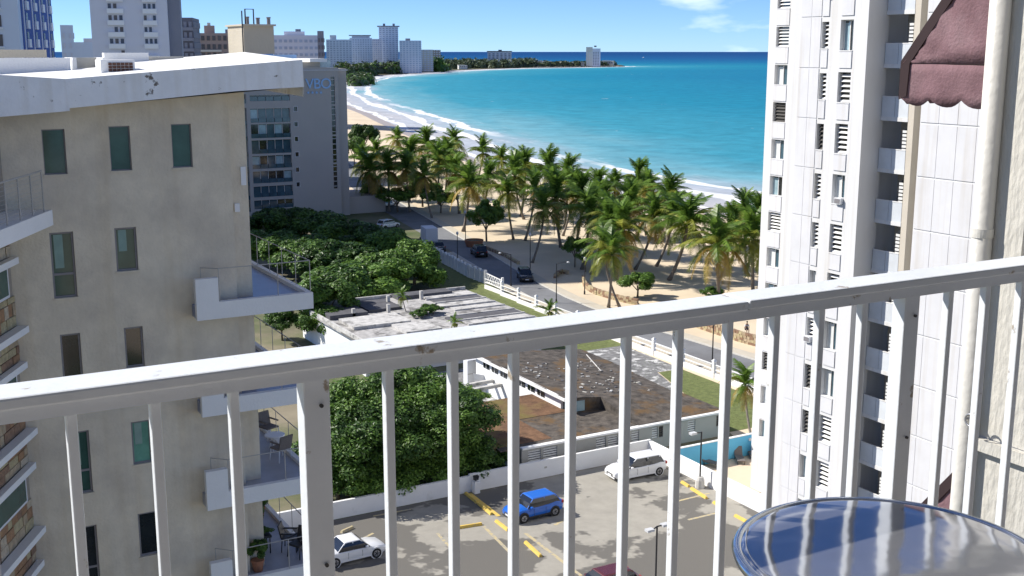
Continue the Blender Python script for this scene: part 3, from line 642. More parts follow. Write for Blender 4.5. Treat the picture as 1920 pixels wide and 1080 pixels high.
# upper-left roof terrace slab with its wire railing
tz = onY(98,393,33.6).z; o2 = onY(100,420,33.6); o2.z = 0
tr_ = part(MB().obox(o2-nn*1.2, ux, nn, 6, 1.2, tz-.42, tz), 'terrace_slab', 'white_plaster', tan)
part(MB().tube([o2+ux*.35-nn*.1+Vector((0,0,tz+1.08)), o2+ux*6-nn*.1+Vector((0,0,tz+1.08))], .025, 6), 'hand_rail', 'rail_steel', tr_)
for u in (.35, 1.2, 2.1, 3.0): part(MB().tube([o2+ux*u-nn*.1+Vector((0,0,tz)), o2+ux*u-nn*.1+Vector((0,0,tz+1.08))], .02, 6), 'rail_post', 'rail_steel', tr_)
for i in range(9): part(MB().tube([o2+ux*.35-nn*.1+Vector((0,0,tz+.1+i*.11)), o2+ux*6-nn*.1+Vector((0,0,tz+.1+i*.11))], .005, 4), 'rail_wire', 'rail_steel', tr_)
# ================================================================ WHITE TOWER (right)
TX = 48.0
tw = thing('white_apartment_tower', 'tall white apartment tower with louvred windows and stacked balconies at right', 'building', (55, 45, 0))
FH = 2.84; Z0 = 33.9-FH*11-.0          # seams at Z0 + k*FH
ztopT = Z0+FH*14
def py(px, X=TX, y=60): return onX(px, y, X).y
Ya, Yb, Yc, Yd, Ye, Yf = py(1487), py(1502), py(1541), py(1554), py(1576), py(1600)
Yg = py(1627)
holes = []; wl = []
random.seed(21)
for k in range(0, 14):
    zs = Z0+FH*k
    holes.append((Yd, Yc, zs-1.75, zs-.28)); wl.append((Yd, Yc, zs-1.75, zs-.28))
    holes.append((Yf, Ye, zs-1.85, zs-.20)); wl.append((Yf, Ye, zs-1.85, zs-.20))
holes = [h for h in holes if h[2] > 0]; wl = [h for h in wl if h[2] > 0]
mb = wall_holes(MB(), Yg, Ya, 0, ztopT, holes, lambda u, z, d: (TX+d, u, z), .35)
mb.box(TX+.4, TX+14, 47.6, Ya-.003, 0, ztopT); mb.quad((TX,Ya,0),(TX+.4,Ya,0),(TX+.4,Ya,ztopT),(TX,Ya,ztopT))
part(mb, 'wall', 'tower_white', tw)
part(MB().box(TX+.003, TX+1.55, Yg-.002, Yg+.25, 0, ztopT), 'return_wall', 'tower_return_shade', tw)  # white wall, its shade put into the darker colour
slat_me = None
def louvre_window(parent, X, ya, yb, za, zb, style):
    w_ = part(MB().box(X+.30, X+.34, ya+.01, yb-.01, za+.01, zb-.01), 'window', 'dark_glass' if style else 'blue_glass', parent)
    off = Vector(w_.location)
    if style in (1, 2):
        n = 6; h = (zb-za)/n
        me_ = MB().hexa([(-.03,0,0),(-.015,0,0),(-.015,yb-ya-.08,0),(-.03,yb-ya-.08,0),(.07,0,h*.40),(.085,0,h*.40),(.085,yb-ya-.08,h*.40),(.07,yb-ya-.08,h*.40)])
        o = None
        for i in range(n):
            if o is None: o = me_.build('slat', 'louvre' if style == 1 else 'louvre_dark', w_)
            else: o = link('slat', o.data, w_)
            o.location = Vector((X+.17, ya+.04, za+.02+i*h))
    else:
        part(MB().box(X+.24, X+.295, ya+.02, ya+.07, za, zb).box(X+.24, X+.295, yb-.07, yb-.02, za, zb).box(X+.242, X+.293, (ya+yb)/2-.03, (ya+yb)/2+.03, za, zb).box(X+.241, X+.292, ya+.07, yb-.07, zb-.06, zb), 'frame', 'louvre', w_)
        part(MB().box(X+.285, X+.298, (ya+yb)/2+.04, yb-.08, za+.02, za+(zb-za)*.9), 'curtain', 'curtain' if style == 0 else 'pale_glass', w_)
    part(MB().box(X-.04, X+.28, ya-.02, yb+.02, za-.06, za-.004), 'sill', 'tower_white', w_)
for i, h in enumerate(wl):
    louvre_window(tw, TX, *h, random.choice([1,1,1,2,0,3]))
    if i % 7 == 3: ac = part(MB().box(TX-.22, TX+.28, h[0]+.05, h[0]+.55, h[2]+.02, h[2]+.36), 'air_conditioner', 'plastic_white', tw); part(MB().box(TX-.235, TX-.221, h[0]+.09, h[0]+.51, h[2]+.06, h[2]+.32), 'grille', 'alu_grey', ac)
# raised spandrel panels with narrow joints
for k in range(0, 14):
    zs = Z0+FH*k
    ym = (Yb+Yc)/2
    for a, b in ((Yc+.06, ym-.012), (ym+.012, Yb)):
        part(MB().box(TX-.035, TX-.002, a, b, max(0.2, zs-FH+.03), zs-.03), 'facade_panel', 'tower_panel', tw)
    for a, b, z1 in ((Yd, Yc-.02, zs-1.84), (Yf, Ye-.04, zs-1.94)):
        part(MB().box(TX-.05, TX-.002, a, b, max(.1, zs-FH+.03), z1), 'window_panel', 'tower_panel', tw)
# balcony stack, set back
BX = 49.45; y1 = Yg-.01; yb0 = py(1716, BX); ypier = py(1727, BX)
for k in range(0, 14):
    zs = Z0+FH*k+.28
    sl = part(MB().box(BX-.12, BX+2.6, yb0, y1, zs-.24, zs-.02), 'balcony', 'tower_white', tw)
    for a, b in ((yb0+.03, (yb0+y1)/2-.015), ((yb0+y1)/2+.015, y1-.03)): part(MB().box(BX-.10, BX-.04, a, b, zs-.018, zs+1.04), 'parapet_panel', 'parapet_glass', sl)
    part(MB().box(BX-.115, BX-.03, yb0+.02, y1-.02, zs+1.045, zs+1.10), 'parapet_cap', 'tower_white', sl)
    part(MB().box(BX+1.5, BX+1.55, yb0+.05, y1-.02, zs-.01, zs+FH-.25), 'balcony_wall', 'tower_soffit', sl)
    w_ = part(MB().box(BX+1.42, BX+1.498, yb0+.5, y1-1.25, zs+.2, zs+2.35), 'balcony_window', 'dark_glass', sl)
    off = w_.location
    o = None
    for i in range(8):
        if o is None: o = MB().box(0, .03, 0, .9, 0, .09).build('slat', 'louvre_dark' if k % 3 else 'louvre', w_)
        else: o = link('slat', o.data, w_)
        o.location = Vector((BX+1.38, yb0+.6, zs+.45+i*.22))
    part(MB().box(BX+.2, BX+1.5, yb0, yb0+.16, zs-.01, zs+FH-.25), 'side_wall', 'tower_beige', sl)
    o = None
    for i in range(6):
        if o is None: o = MB().box(0, .05, 0, .28, 0, .13).build('louvre_blade', 'louvre', sl)
        else: o = link('louvre_blade', o.data, sl)
        o.location = Vector((BX+.05, yb0+.17, zs+1.0+i*.2))
part(MB().box(BX-.1, BX+2.6, ypier, yb0-.004, 0, ztopT), 'pier', 'tower_beige', tw)
yp0 = py(1742, BX)
part(MB().box(BX+1.2, BX+2.6, yp0-.3, ypier-.003, 0, ztopT), 'recess_wall', 'tower_white', tw)
PX = 49.2
yr0 = py(1737, PX)
part(MB().box(PX, PX+12, 28, yr0, 0, ztopT), 'panel_wall', 'tower_white', tw)
for k in range(0, 14):
    zs = Z0+FH*k+.05; y_ = yr0-.05
    for i in range(7):
        wdt = 1.22
        part(MB().box(PX-.04, PX-.002, y_-wdt+.03, y_, max(.1, zs-FH+.05), zs-.05), 'facade_panel', 'tower_panel', tw); y_ -= wdt
# rear wing of the tower
VX = 60.0; YA, YB = onX(1440,100,VX).y, onX(1487,100,VX).y
F2 = 2.75; zz = onX(1462,140,VX).z
holes = []
y_a, y_b = onX(1476,140,VX).y, onX(1452,140,VX).y
for k in range(-3, 11):
    z_c = zz-F2*k; holes.append((y_a, y_b, z_c-.72, z_c+.72))
holes = [h for h in holes if h[2] > 1]
mb = wall_holes(MB(), 52, YA, 0, ztopT, holes, lambda u, z, d: (VX+d, u, z), .35); mb.box(VX+.4, VX+12, 53.3, YA-.003, 0, ztopT); mb.quad((VX,YA,0),(VX+.4,YA,0),(VX+.4,YA,ztopT),(VX,YA,ztopT))
part(mb, 'rear_wing', 'tower_white', tw)
for i, h in enumerate(holes):
    louvre_window(tw, VX, *h, [3,1,1,0,2,0,3,1,0,3,0,2,0,3][i % 14])
    part(MB().box(VX-.05, VX-.002, h[0], h[1]+.0, h[2]-1.2, h[2]-.08), 'window_panel', 'tower_panel', tw)
an = G(1410,915); part(MB().box(an.x, VX+2, 57, an.y+.2, 0, 2.9), 'ground_annex', 'tower_white', tw)
# ================================================================ GREY HOTEL
HY = 217.0
ho = thing('grey_hotel', 'grey eight-storey hotel with banded glass bays behind the trees', 'building', (72, 225, 0))
hx = lambda px, y=180: onY(px, y, HY).x
hz_ = lambda y, px=520: onY(px, y, HY).z
bands = [(178,189),(203,229),(232,258),(262,287),(291,315),(320,342),(348,368),(374,390)]
holes = [(hx(468), hx(543), hz_(b), hz_(a)) for a, b in bands] + [(hx(447), hx(461), hz_(b)-.4, hz_(a)+.2) for a, b in bands]
sq = [(hx(550), hx(556), hz_(y+4), hz_(y-4)) for y in (176,205,234,262,291,320,348)]
sl_ = [(hx(621), hx(628), hz_(b), hz_(a)) for a, b in ((145,198),(201,256),(259,310),(313,360))]
mb = wall_holes(MB(), 50, hx(635), 0, 28.9, holes+sq+sl_, lambda u, z, d: (u, HY+d, z), .6); mb.box(50, hx(635)-.01, HY+.7, HY+20, 0, 28.85)
mb.quad((50,HY,28.9),(hx(635),HY,28.9),(hx(635),HY+.7,28.9),(50,HY+.7,28.9))
part(mb, 'wall', 'hotel_wall', ho)
part(MB().box(hx(635), hx(653), HY+.8, HY+20, 0, 28.7), 'corner_wall', 'hotel_wall', ho)
random.seed(5)
for i, (x0, x1, z0, z1) in enumerate(holes):
    w_ = part(MB().box(x0, x1, HY+.5, HY+.55, z0, z1), 'window', 'dark_glass', ho)
    n = 5 if x1-x0 > 4 else 2
    for j in range(n):
        a = x0+(x1-x0)*j/n; b = x0+(x1-x0)*(j+1)/n
        part(MB().box(a+.12, b-.12, HY+.46, HY+.497, z0+.75, z1-.15), 'pane', random.choice(['blue_glass','blue_glass','dark_glass','pale_glass','dark_glass']), w_)
        part(MB().box(a+.05, b-.05, HY+.1, HY+.14, z0+.02, z0+.8), 'balustrade_panel', 'blue_glass', w_)
        part(MB().box(b-.06, b+.06 if j < n-1 else b, HY+.40, HY+.458, z0, z1), 'mullion', 'hotel_trim', w_)
for x0, x1, z0, z1 in sq:
    w_ = part(MB().box(x0-.15, x1+.15, HY-.06, HY-.003, z0-.15, z0-.01).box(x0-.15, x1+.15, HY-.06, HY-.003, z1+.01, z1+.15).box(x0-.15, x0-.01, HY-.06, HY-.003, z0-.01, z1+.01).box(x1+.01, x1+.15, HY-.06, HY-.003, z0-.01, z1+.01), 'square_window', 'hotel_trim', ho)
    part(MB().box(x0, x1, HY+.2, HY+.25, z0, z1), 'pane', 'dark_glass', w_)
for x0, x1, z0, z1 in sl_:
    w_ = part(MB().box(x0, x1, HY+.2, HY+.25, z0, z1), 'slit_window', 'dark_glass', ho)
    for j in range(5): zz_ = z0+(z1-z0)*(j+.5)/5; part(MB().box(x0, x1, HY+.10, HY+.19, zz_-.06, zz_+.06), 'bar', 'hotel_trim', w_)
part(MB().box(hx(590), hx(622), HY+2, HY+12, 29.95, 30.6), 'roof_slab', 'roof_white', ho); part(MB().box(hx(560), hx(612), HY+3, HY+11, 28.85, 29.95), 'roof_room', 'beige_plaster', ho)
part(MB().box(hx(606), hx(642), HY+6, HY+14, 28.85, 30.3), 'roof_glazing', 'pale_glass', ho); part(MB().box(hx(480), hx(600), HY+13, HY+15, 28.85, 31.3), 'roof_screen', 'sign_blue', ho)
part(MB().box(50, hx(653), HY-.12, HY-.004, 28.3, 28.55), 'cornice', 'hotel_trim', ho)
part(MB().box(84, 92, HY+2, HY+14, 0, 3.4), 'ground_annex', 'hotel_wall', ho)
sg = thing('hotel_sign', 'pale blue letter sign with four stars high on the grey hotel', 'sign', (hx(573), HY-.1, hz_(166,595)))
def letters(txt, size, loc, parent, name='letter'):
    x = loc[0]
    for c in txt:
        cu = bpy.data.curves.new('t', 'FONT'); cu.body = c; cu.size = size; cu.extrude = .08; cu.offset = 0.012
        o = bpy.data.objects.new('t', cu); COL.objects.link(o); bpy.context.view_layer.update()
        dg = bpy.context.evaluated_depsgraph_get(); me_ = bpy.data.meshes.new_from_object(o.evaluated_get(dg)); bpy.data.objects.remove(o)
        me_.materials.append(M['sign_blue']); xs = [v.co.x for v in me_.vertices]
        q = link(name, me_, parent, (x-min(xs), loc[1], loc[2]), (math.pi/2, 0, 0)); x += max(xs)-min(xs)+size*.02
letters('VBO', 2.75, (0, 0, 0), sg)
for i in range(4):
    pts = []
    for j in range(10): a = math.pi/2+j*math.pi/5; r = .34 if j % 2 == 0 else .15; pts.append((.5+i*.85+r*math.cos(a), 0, -.75+r*math.sin(a)))
    MB().prism(pts, (0,-.08,0)).build('star', 'sign_blue', sg, fixn=True)
# ================================================================ DISTANT BUILDINGS
mat('bw_white', (.84,.85,.87), .85, .04, .1); mat('bw_lav', (.68,.69,.76), .85, .05, .05); mat('bw_blue', (.035,.09,.34), .7, .1, .1); mat('bw_pale', (.68,.74,.84), .85, .04, .1)
mat('bw_dark', (.15,.15,.18), .85, .15, .1); mat('bw_brown', (.40,.30,.26), .85, .12, .1); mat('bw_cream', (.66,.62,.54), .85, .04, .1); mat('bw_glass', (.07,.09,.13), .25, .3, .3); mat('bw_window', (.12,.11,.11), .4, .3, .3); mat('bw_mid', (.40,.46,.58), .6, .2, .2); mat('bw_slate', (.24,.25,.30), .8, .1, .1)
def hvec(px):      # horizontal unit vector towards a photo column
    d = sight(px, 96); v = Vector((d.x, d.y, 0)); return v.normalized()
def ztop(px, py_, dist): 
    d = sight(px, py_); h = math.hypot(d.x, d.y); return EYE+d.z/h*dist
class FB:
    """building turned towards the balcony by `yaw` degrees; local u along its front (left to right), v away from us"""
    def __init__(s, name, label, px0, px1, dist, depth, yaw=0, group=None):
        c = hvec((px0+px1)/2); a = math.atan2(c.x, c.y)+R_(yaw)
        s.v = Vector((math.sin(a), math.cos(a), 0)); s.u = Vector((math.cos(a), -math.sin(a), 0)); 
        p0 = hvec(px0)*dist; 
        # width so the front spans px0..px1
        h1 = hvec(px1); den = s.u.x*h1.y-s.u.y*h1.x; s.w = -(p0.x*h1.y-p0.y*h1.x)/den
        s.o = p0; s.t = thing(name, label, 'building', p0, 0, group); s.d = depth; s.dist = dist
    def box(s, name, m, u0, u1, v0, v1, z0, z1, parent=None):
        mb = MB().obox(s.o+s.u*u0+s.v*v0, s.u, s.v, u1-u0, v1-v0, z0, z1); return part(mb, name, m, parent or s.t)
    def many(s, name, m, boxes, parent=None, stuff=True):
        mb = MB()
        for u0, u1, v0, v1, z0, z1 in boxes: mb.obox(s.o+s.u*u0+s.v*v0, s.u, s.v, u1-u0, v1-v0, z0, z1)
        o = part(mb, name, m, parent or s.t)
        if stuff: o['kind'] = 'stuff'
        return o
# blue and white tower (its shadow falls across the road)
C0 = hvec(40)*205; hd2 = R_(17.7); uA = Vector((math.sin(hd2), math.cos(hd2), 0)); uB = Vector((-math.cos(hd2), math.sin(hd2), 0)); BH = 88.0
bt = thing('blue_white_tower', 'tall tower with royal blue recesses and white balconies at the top left', 'building', C0)
part(MB().obox(C0, uB, uA, 24, 29, 0, BH), 'wall', 'bw_pale', bt)
nB = -uB     # outward normal of the long side
part(MB().obox(C0+uA*2.0+nB*.003, uA, nB, 26.9, .1, 0, BH-2), 'blue_recess', 'bw_blue', bt)
fh = 3.0
for k in range(8, 16):
    z0 = 5.6+fh*k
    for i, u in enumerate((5, 12, 19, 25.8)):
        b_ = part(MB().obox(C0+uA*u+nB*.1, uA, nB, 1.8, .34, z0, z0+.25), 'balcony', 'bw_white', bt)
        part(MB().obox(C0+uA*(u+.02)+nB*.345, uA, nB, 1.76, .08, z0+.25, z0+1.35), 'parapet', 'bw_white', b_); part(MB().obox(C0+uA*(u+.02)+nB*.11, uA, nB, .12, .23, z0+.25, z0+1.35), 'parapet', 'bw_white', b_)
        part(MB().obox(C0+uA*(u+.2)+nB*.103, uA, nB, 1.4, .06, z0+.4, z0+2.5), 'door_pane', 'bw_glass', b_)
        part(MB().obox(C0+uA*(u-1.9)+nB*.101, uA, nB, .7, .1, z0-1.6, z0+1.4), 'pilaster', 'bw_lav', b_)
    f_ = -uA
    for u in (2.6, 9.5, 16): 
        w_ = part(MB().obox(C0+uB*u+f_*.0-uA*.15, uB, uA, 2.6, .14, z0+.2, z0+2.0), 'window', 'bw_window', bt)
        part(MB().obox(C0+uB*(u-.2)-uA*.4, uB, uA, 3.0, .39, z0-.15, z0+.1), 'sill', 'bw_white', w_)
# white tower with balcony bands
f = FB('banded_white_tower', 'lavender white tower with two stacks of white balcony bands', 174, 318, 311, 18, 4)
f.box('wall', 'bw_lav', 0, f.w, 0, 18, 0, 50); 
f.box('crown', 'bw_lav', -.8, f.w+.6, -.4, 18.4, 50.0, 52)
for k in range(10, 18):
    z0 = 1.6+2.82*k
    for u0, u1 in ((f.w*.22, f.w*.43), (f.w*.68, f.w*.86)):
        b_ = f.box('balcony', 'bw_white', u0, u1, -1.3, -.004, z0, z0+1.15)
        n = 3
        for j in range(n): a = u0+(u1-u0)*(j+.15)/n; f.box('window', random.choice(['bw_window','bw_glass','bw_lav']), a, a+(u1-u0)/n*.6, -.12, -.002, z0+1.25, z0+2.4, b_)
f.box('side_wing', 'bw_slate', f.w, f.w+3, 2, 14, 0, 47)
def generic(name, label, px0, px1, ytop, dist, depth, m, fl, nc, wm='bw_glass', yaw=0, z0=0, wz=.55, wu=.6, roof=None, group=None, band=False):
    f = FB(name, label, px0, px1, dist, depth, yaw, group); zt = ztop((px0+px1)/2, ytop, dist); f.zt = zt
    f.box('wall', m, 0, f.w, 0, depth, z0, zt)
    n = max(1, int((zt-z0)/fl)); bx = []; sb = []
    for k in range(n):
        za = z0+k*fl
        for c in range(nc):
            ua = f.w*(c+.5-wu/2)/nc; bx.append((ua, ua+f.w*wu/nc, -.25, -.01, za+fl*.3, za+fl*(.3+wz)))
        if band: sb.append((0, f.w, -.9, -.26, za, za+fl*.28))
        for c in range(max(1, int(nc*depth/f.w))):
            dv = depth/max(1, int(nc*depth/f.w)); va = dv*(c+.25); mbx = (f.w+.01, f.w+.25, va, va+dv*.5, za+fl*.3, za+fl*(.3+wz)); bx.append(mbx)
    f.many('window_rows', wm, bx)
    if band: f.many('balcony_bands', 'bw_white', sb)
    return f
f = generic('narrow_white_block', 'pale white block with a stepped top between the two near towers', 116, 140, 47, 420, 14, 'bw_pale', 3.2, 2, 'bw_lav', wu=.3); f.box('lower_wing', 'bw_pale', f.w, f.w*2.6, 0, 14, 0, f.zt-5.5)
generic('small_blue_block', 'small pale blue block behind the stepped white block', 158, 182, 72, 470, 14, 'bw_lav', 3.2, 3, 'bw_pale')
f = generic('dark_balcony_block', 'dark slate block of shaded balconies right of the banded tower', 316, 364, 33, 350, 20, 'bw_dark', 2.9, 5, 'bw_slate', 6, band=False); f.box('stair_tower', 'bw_slate', f.w*.1, f.w*.4, 2, 8, f.zt, f.zt+1.6); f.many('parapets', 'bw_slate', [(0, f.w, -.8, -.26, k*2.9, k*2.9+.9) for k in range(14)])
f.many('edge_balconies', 'bw_white', [(-1.6, 1.2, -1.2, .5, k*2.9, k*2.9+1.1) for k in range(9)])
f = generic('brown_block', 'reddish brown balcony block with roof huts', 366, 428, 62, 430, 18, 'bw_brown', 2.9, 6, 'bw_window', band=False); f.box('roof_room', 'bw_brown', f.w*.3, f.w*.62, 2, 10, f.zt, f.zt+2.6); f.box('roof_tank', 'bw_cream', f.w*.4, f.w*.5, 3, 6, f.zt+2.6, f.zt+3.6)
f.many('parapets', 'bw_cream', [(0, f.w*.8, -.9, -.26, k*2.9-.1, k*2.9+.55) for k in range(12)])
generic('slate_block', 'slate grey block beside the brown block', 424, 443, 55, 440, 16, 'bw_slate', 2.9, 3, 'bw_lav')
f = generic('low_lavender_block', 'low lavender block with rows of windows behind the stair head', 512, 598, 66, 520, 16, 'bw_lav', 2.9, 9, 'bw_mid', wz=.4); f.box('roof_room', 'bw_lav', f.w*.25, f.w*.7, 2, 9, f.zt, f.zt+1.6); f.box('roof_tank', 'bw_slate', f.w*.5, f.w*.62, 3, 7, f.zt+1.6, f.zt+2.6)
f = generic('dark_edge_block', 'narrow dark block next to the lavender block', 596, 608, 58, 500, 12, 'bw_slate', 2.9, 2, 'bw_dark')
# the row round the bay
f = generic('stepped_bay_block', 'pale stepped block at the left end of the bay front', 612, 660, 74, 1720, 30, 'bw_pale', 3.1, 8, 'bw_mid', group='bay front towers'); f.box('roof_room', 'bw_lav', f.w*.15, f.w*.4, 2, 20, f.zt, f.zt+6)
f = generic('slab_topped_block', 'broad blue-white block under a thin flat roof slab on the bay', 656, 698, 71, 1780, 30, 'bw_pale', 3.1, 9, 'bw_mid', group='bay front towers'); f.box('roof_room', 'bw_lav', f.w*.1, f.w*.9, 2, 26, f.zt, f.zt+3); f.box('roof_slab', 'bw_slate', -1, f.w*.96, 0, 28, f.zt+3, f.zt+4.2)
f = generic('mid_bay_block', 'blue-white block close against the tallest bay tower', 696, 716, 73, 1840, 30, 'bw_lav', 3.1, 5, 'bw_mid', group='bay front towers')
f = generic('tallest_bay_tower', 'tallest bay tower with an overhanging roof and two small horns', 711, 747, 50, 1880, 30, 'bw_pale', 3.1, 6, 'bw_mid', group='bay front towers')
f.box('roof_slab', 'bw_slate', -2.5, f.w+2.5, -1.5, 30, f.zt, f.zt+1.4)
for u in (.28, .78): f.box('roof_horn', 'bw_slate', f.w*(u-.06), f.w*(u+.06), 4, 10, f.zt+1.4, f.zt+4.8)
f = generic('round_bay_block', 'blue block with a dark notch nearest the water on the bay', 749, 790, 76, 1760, 26, 'bw_lav', 3.1, 7, 'bw_mid', group='bay front towers'); f.box('roof_room', 'bw_slate', f.w*.28, f.w*.5, 4, 14, f.zt, f.zt+3)
f = generic('sunlit_bay_block', 'small sunlit cream block behind the dark shore trees', 788, 812, 93, 1900, 26, 'bw_cream', 3.1, 4, 'bw_lav'); 
generic('mauve_bay_block', 'small mauve block right of the sunlit cream block', 808, 826, 93.5, 2000, 22, 'bw_brown', 3.1, 4, 'bw_lav')
f = generic('lone_headland_block', 'grey block with dark roof edge standing alone among headland trees', 914, 959, 97, 2420, 26, 'bw_lav', 3.1, 6, 'bw_slate', wu=.5); f.box('roof_slab', 'bw_dark', -1.5, f.w+1.5, -1, 25, f.zt, f.zt+1.6); f.box('roof_room', 'bw_dark', f.w*.45, f.w*.6, 4, 12, f.zt+1.6, f.zt+4)
f = FB('headland_tower', 'small tower with painted sunlit and shaded sides near the tip of the headland', 1099, 1126, 2520, 20, 0); zt = ztop(1110, 90, 2520)
f.box('lit_wall', 'bw_cream', 0, f.w*.45, 0, 18, 0, zt+2); f.box('shade_wall', 'bw_lav', f.w*.45, f.w, .5, 18, 0, zt-1); f.many('window_rows', 'bw_slate', [(f.w*(.5+.15*c), f.w*(.58+.15*c), .25, .49, 3+k*3.2, 5+k*3.2) for c in range(3) for k in range(9)]); f.box('roof_room', 'bw_dark', f.w*.55, f.w*.72, 4, 9, zt+2, zt+5); f.many('lit_windows', 'bw_lav', [(f.w*(.08+.12*c), f.w*(.13+.12*c), -.25, -.01, 3+k*3.2, 5+k*3.2) for c in range(3) for k in range(9)])  # cream and lavender walls put the sunlit and shaded sides into colour
random.seed(9)
kinds = ['white', 'cream', 'pale', 'low white', 'long white', 'small cream']
spots = [(985,120.5,24),(1008,118,34),(1030,119,20),(1046,121,16),(1062,120,26),(1085,120.5,22),(1070,122,14),(1128,119.5,12),(1140,117.5,20),(1132,122,16),(868,126,16),(955,122,22)]
words = ['cube house','long villa with two wings','narrow villa','tiny shed-roofed house','broad villa','house left of the headland tower','low annex','small villa right of the headland tower','last big villa before the tip','boathouse by the tip','beach house under the trees','low house below the lone block']
for (px, py_, wpx), wn in zip(spots, words):
    dist = 2520 if px < 1000 else 2600 if px < 1100 else 2640
    if px < 900: dist = 2150
    f = FB('villa', 'white headland '+wn+' above the far waterline', px-wpx/2, px+wpx/2, dist, 12, random.uniform(-15,15), 'headland villas'); zt = ztop(px, py_-3.4, dist)
    f.box('wall', random.choice(['tower_white','bw_cream']), 0, f.w, 0, 10, 0, max(zt, 5)); f.box('roof', 'tower_white', -.6, f.w*.7, -.6, 10.5, max(zt,5), max(zt,5)+.8)
    f.many('window_rows', 'bw_slate', [(f.w*(.15+.22*c), f.w*(.28+.22*c), -.2, -.01, max(zt,5)*.55, max(zt,5)*.8) for c in range(4)])
# rocks along the headland's water line
random.seed(4); mb = MB()
for i in range(260):
    t = i/260; px = 1000+t*168; p = G(px+random.uniform(-2,2), 126.9-2.2*t+random.uniform(-.3,.2), SEA_Z); r = random.uniform(2,5)
    mb.hexa([(p.x+sx*r*random.uniform(.6,1.3), p.y+sy*r*random.uniform(.6,1.3), SEA_Z-1) for sx, sy in ((-1,-1),(1,-1),(1,1),(-1,1))]+[(p.x+sx*r*random.uniform(.2,.8), p.y+sy*r*random.uniform(.2,.8), random.uniform(.2,1.6)) for sx, sy in ((-1,-1),(1,-1),(1,1),(-1,1))])
mat('rock', (.10,.09,.08), .95, .3, .3); tag(mb.build('shore_rocks', 'rock'), 'dark rocks along the far headland waterline', 'rocks', kind='stuff')
# ================================================================ CAR PARK WALLS, LOW BUILDINGS, FENCE
pw = thing('car_park_wall', 'low white rendered wall along the back of the car park', 'wall', (20, 73, 0))
part(MB().box(18, 36.9, 73.0, 73.22, 0, 1.25), 'wall_run', 'white_wall', pw); part(MB().box(36.9, 53.25, 73.0, 73.22, 0, 1.38), 'wall_run', 'white_wall', pw)
for x_ in (24.5, 31.5, 43.3): part(MB().box(x_, x_+.22, 72.975, 72.998, .72, .86), 'vent_block', 'grey_wall', pw)
pw2 = thing('side_wall', 'white wall with teal coping between car park and pool deck', 'wall', (53, 60, 0))
part(MB().box(53.0, 53.3, 40, 72.98, 0, 1.30), 'wall_run', 'white_wall', pw2); part(MB().box(53.31, 53.55, 40, 66.4, 0, 1.05), 'pool_side', 'pool_teal', pw2)
bw = thing('blue_pool_wall', 'bright blue painted wall behind the pool loungers', 'wall', (54, 69.2, 0))
part(MB().box(53.4, 66.0, 69.3, 69.5, 0, 1.72), 'wall_run', 'pool_blue', bw); part(MB().box(53.38, 66.0, 69.27, 69.53, 1.72, 1.78), 'coping', 'white_wall', bw)
for x_ in (57.6, 60.3): part(MB().tube([(x_,69.2,1.35),(x_,69.29,1.35)], .13, 10), 'wall_lamp', 'plastic_white', bw)
def lounger(x_, y_, rz_, label):
    t = thing('sun_lounger', label, 'lounger', (x_, y_, .015), rz_, 'loungers by the blue wall')
    boxo('seat', 'wicker', t, -.32, .32, -.2, 1.25, .28, .34); MB().hexa([(-.32,-.2,.29),(.32,-.2,.29),(.32,-.14,.34),(-.32,-.14,.34),(-.32,-.62,.92),(.32,-.62,.92),(.32,-.56,.95),(-.32,-.56,.95)]).build('backrest', 'wicker', t)
    for sx in (-.28,.28):
        for sy in (-.1,1.15): boxo('leg', 'dark_metal', t, sx-.025, sx+.025, sy-.025, sy+.025, 0, .28)
a = G(1327,872); lounger(a.x, a.y+.1, R_(200), 'dark pool lounger with upright back nearest the lamp post')
a = G(1385,862); lounger(a.x, a.y, R_(150), 'dark pool lounger in the middle of the deck by the blue wall'); a = G(1408,852); lounger(a.x, a.y, R_(150), 'dark pool lounger half hidden by the tower corner')
# old low building with a mossy roof
ms = thing('mossy_roofed_house', 'derelict low house with dark mossy flat roof and white eaves', 'building', (52, 80, 0))
MY = 74.25; ZR = 2.15; XW_ = 49.6
xl, xr = onY(978,847,MY).x, onY(1357,775,MY).x
holes = []
wpx = [(990,1015),(1019,1045),(1118,1136),(1140,1158),(1184,1198),(1222,1233),(1235,1243),(1289,1303),(1342,1356)]
for a, b in wpx: holes.append((onY(a,820,MY).x, onY(b,820,MY).x, ZR-1.25, ZR-.30))
holes.sort()
mb = wall_holes(MB(), xl, xr, -.5, ZR-.05, holes, lambda u, z, d: (u, MY+d, z), .18); mb.box(xl, xr, MY+.3, 79.5, -.5, ZR-.06); mb.quad((xl,MY,-.5),(xl,MY+.3,-.5),(xl,MY+.3,ZR-.06),(xl,MY,ZR-.06)); mb.quad((xr,MY,-.5),(xr,MY+.3,-.5),(xr,MY+.3,ZR-.06),(xr,MY,ZR-.06))
part(mb, 'wall', 'grey_wall', ms)
for x0, x1, z0, z1 in holes:
    w_ = part(MB().box(x0, x1, MY+.14, MY+.17, z0, z1), 'window', 'dark_glass', ms)
    for j in range(5): z_q = z0+(z1-z0)*j/5; part(MB().hexa([(x0,MY+.05,z_q+.02),(x1,MY+.05,z_q+.02),(x1,MY+.07,z_q+.02),(x0,MY+.07,z_q+.02),(x0,MY+.11,z_q+.13),(x1,MY+.11,z_q+.13),(x1,MY+.13,z_q+.13),(x0,MY+.13,z_q+.13)]), 'slat', 'louvre_dark' if (x0*7) % 2 < 1.2 else 'louvre', w_)
part(MB().box(xl-.1, xr+.1, MY-.35, MY+.1, ZR-.045, ZR+.10), 'eaves', 'white_wall', ms)
part(MB().box(40.2, xr+.1, MY+.1, 81.2, ZR-.05, ZR+.06), 'front_roof', 'moss_roof', ms)
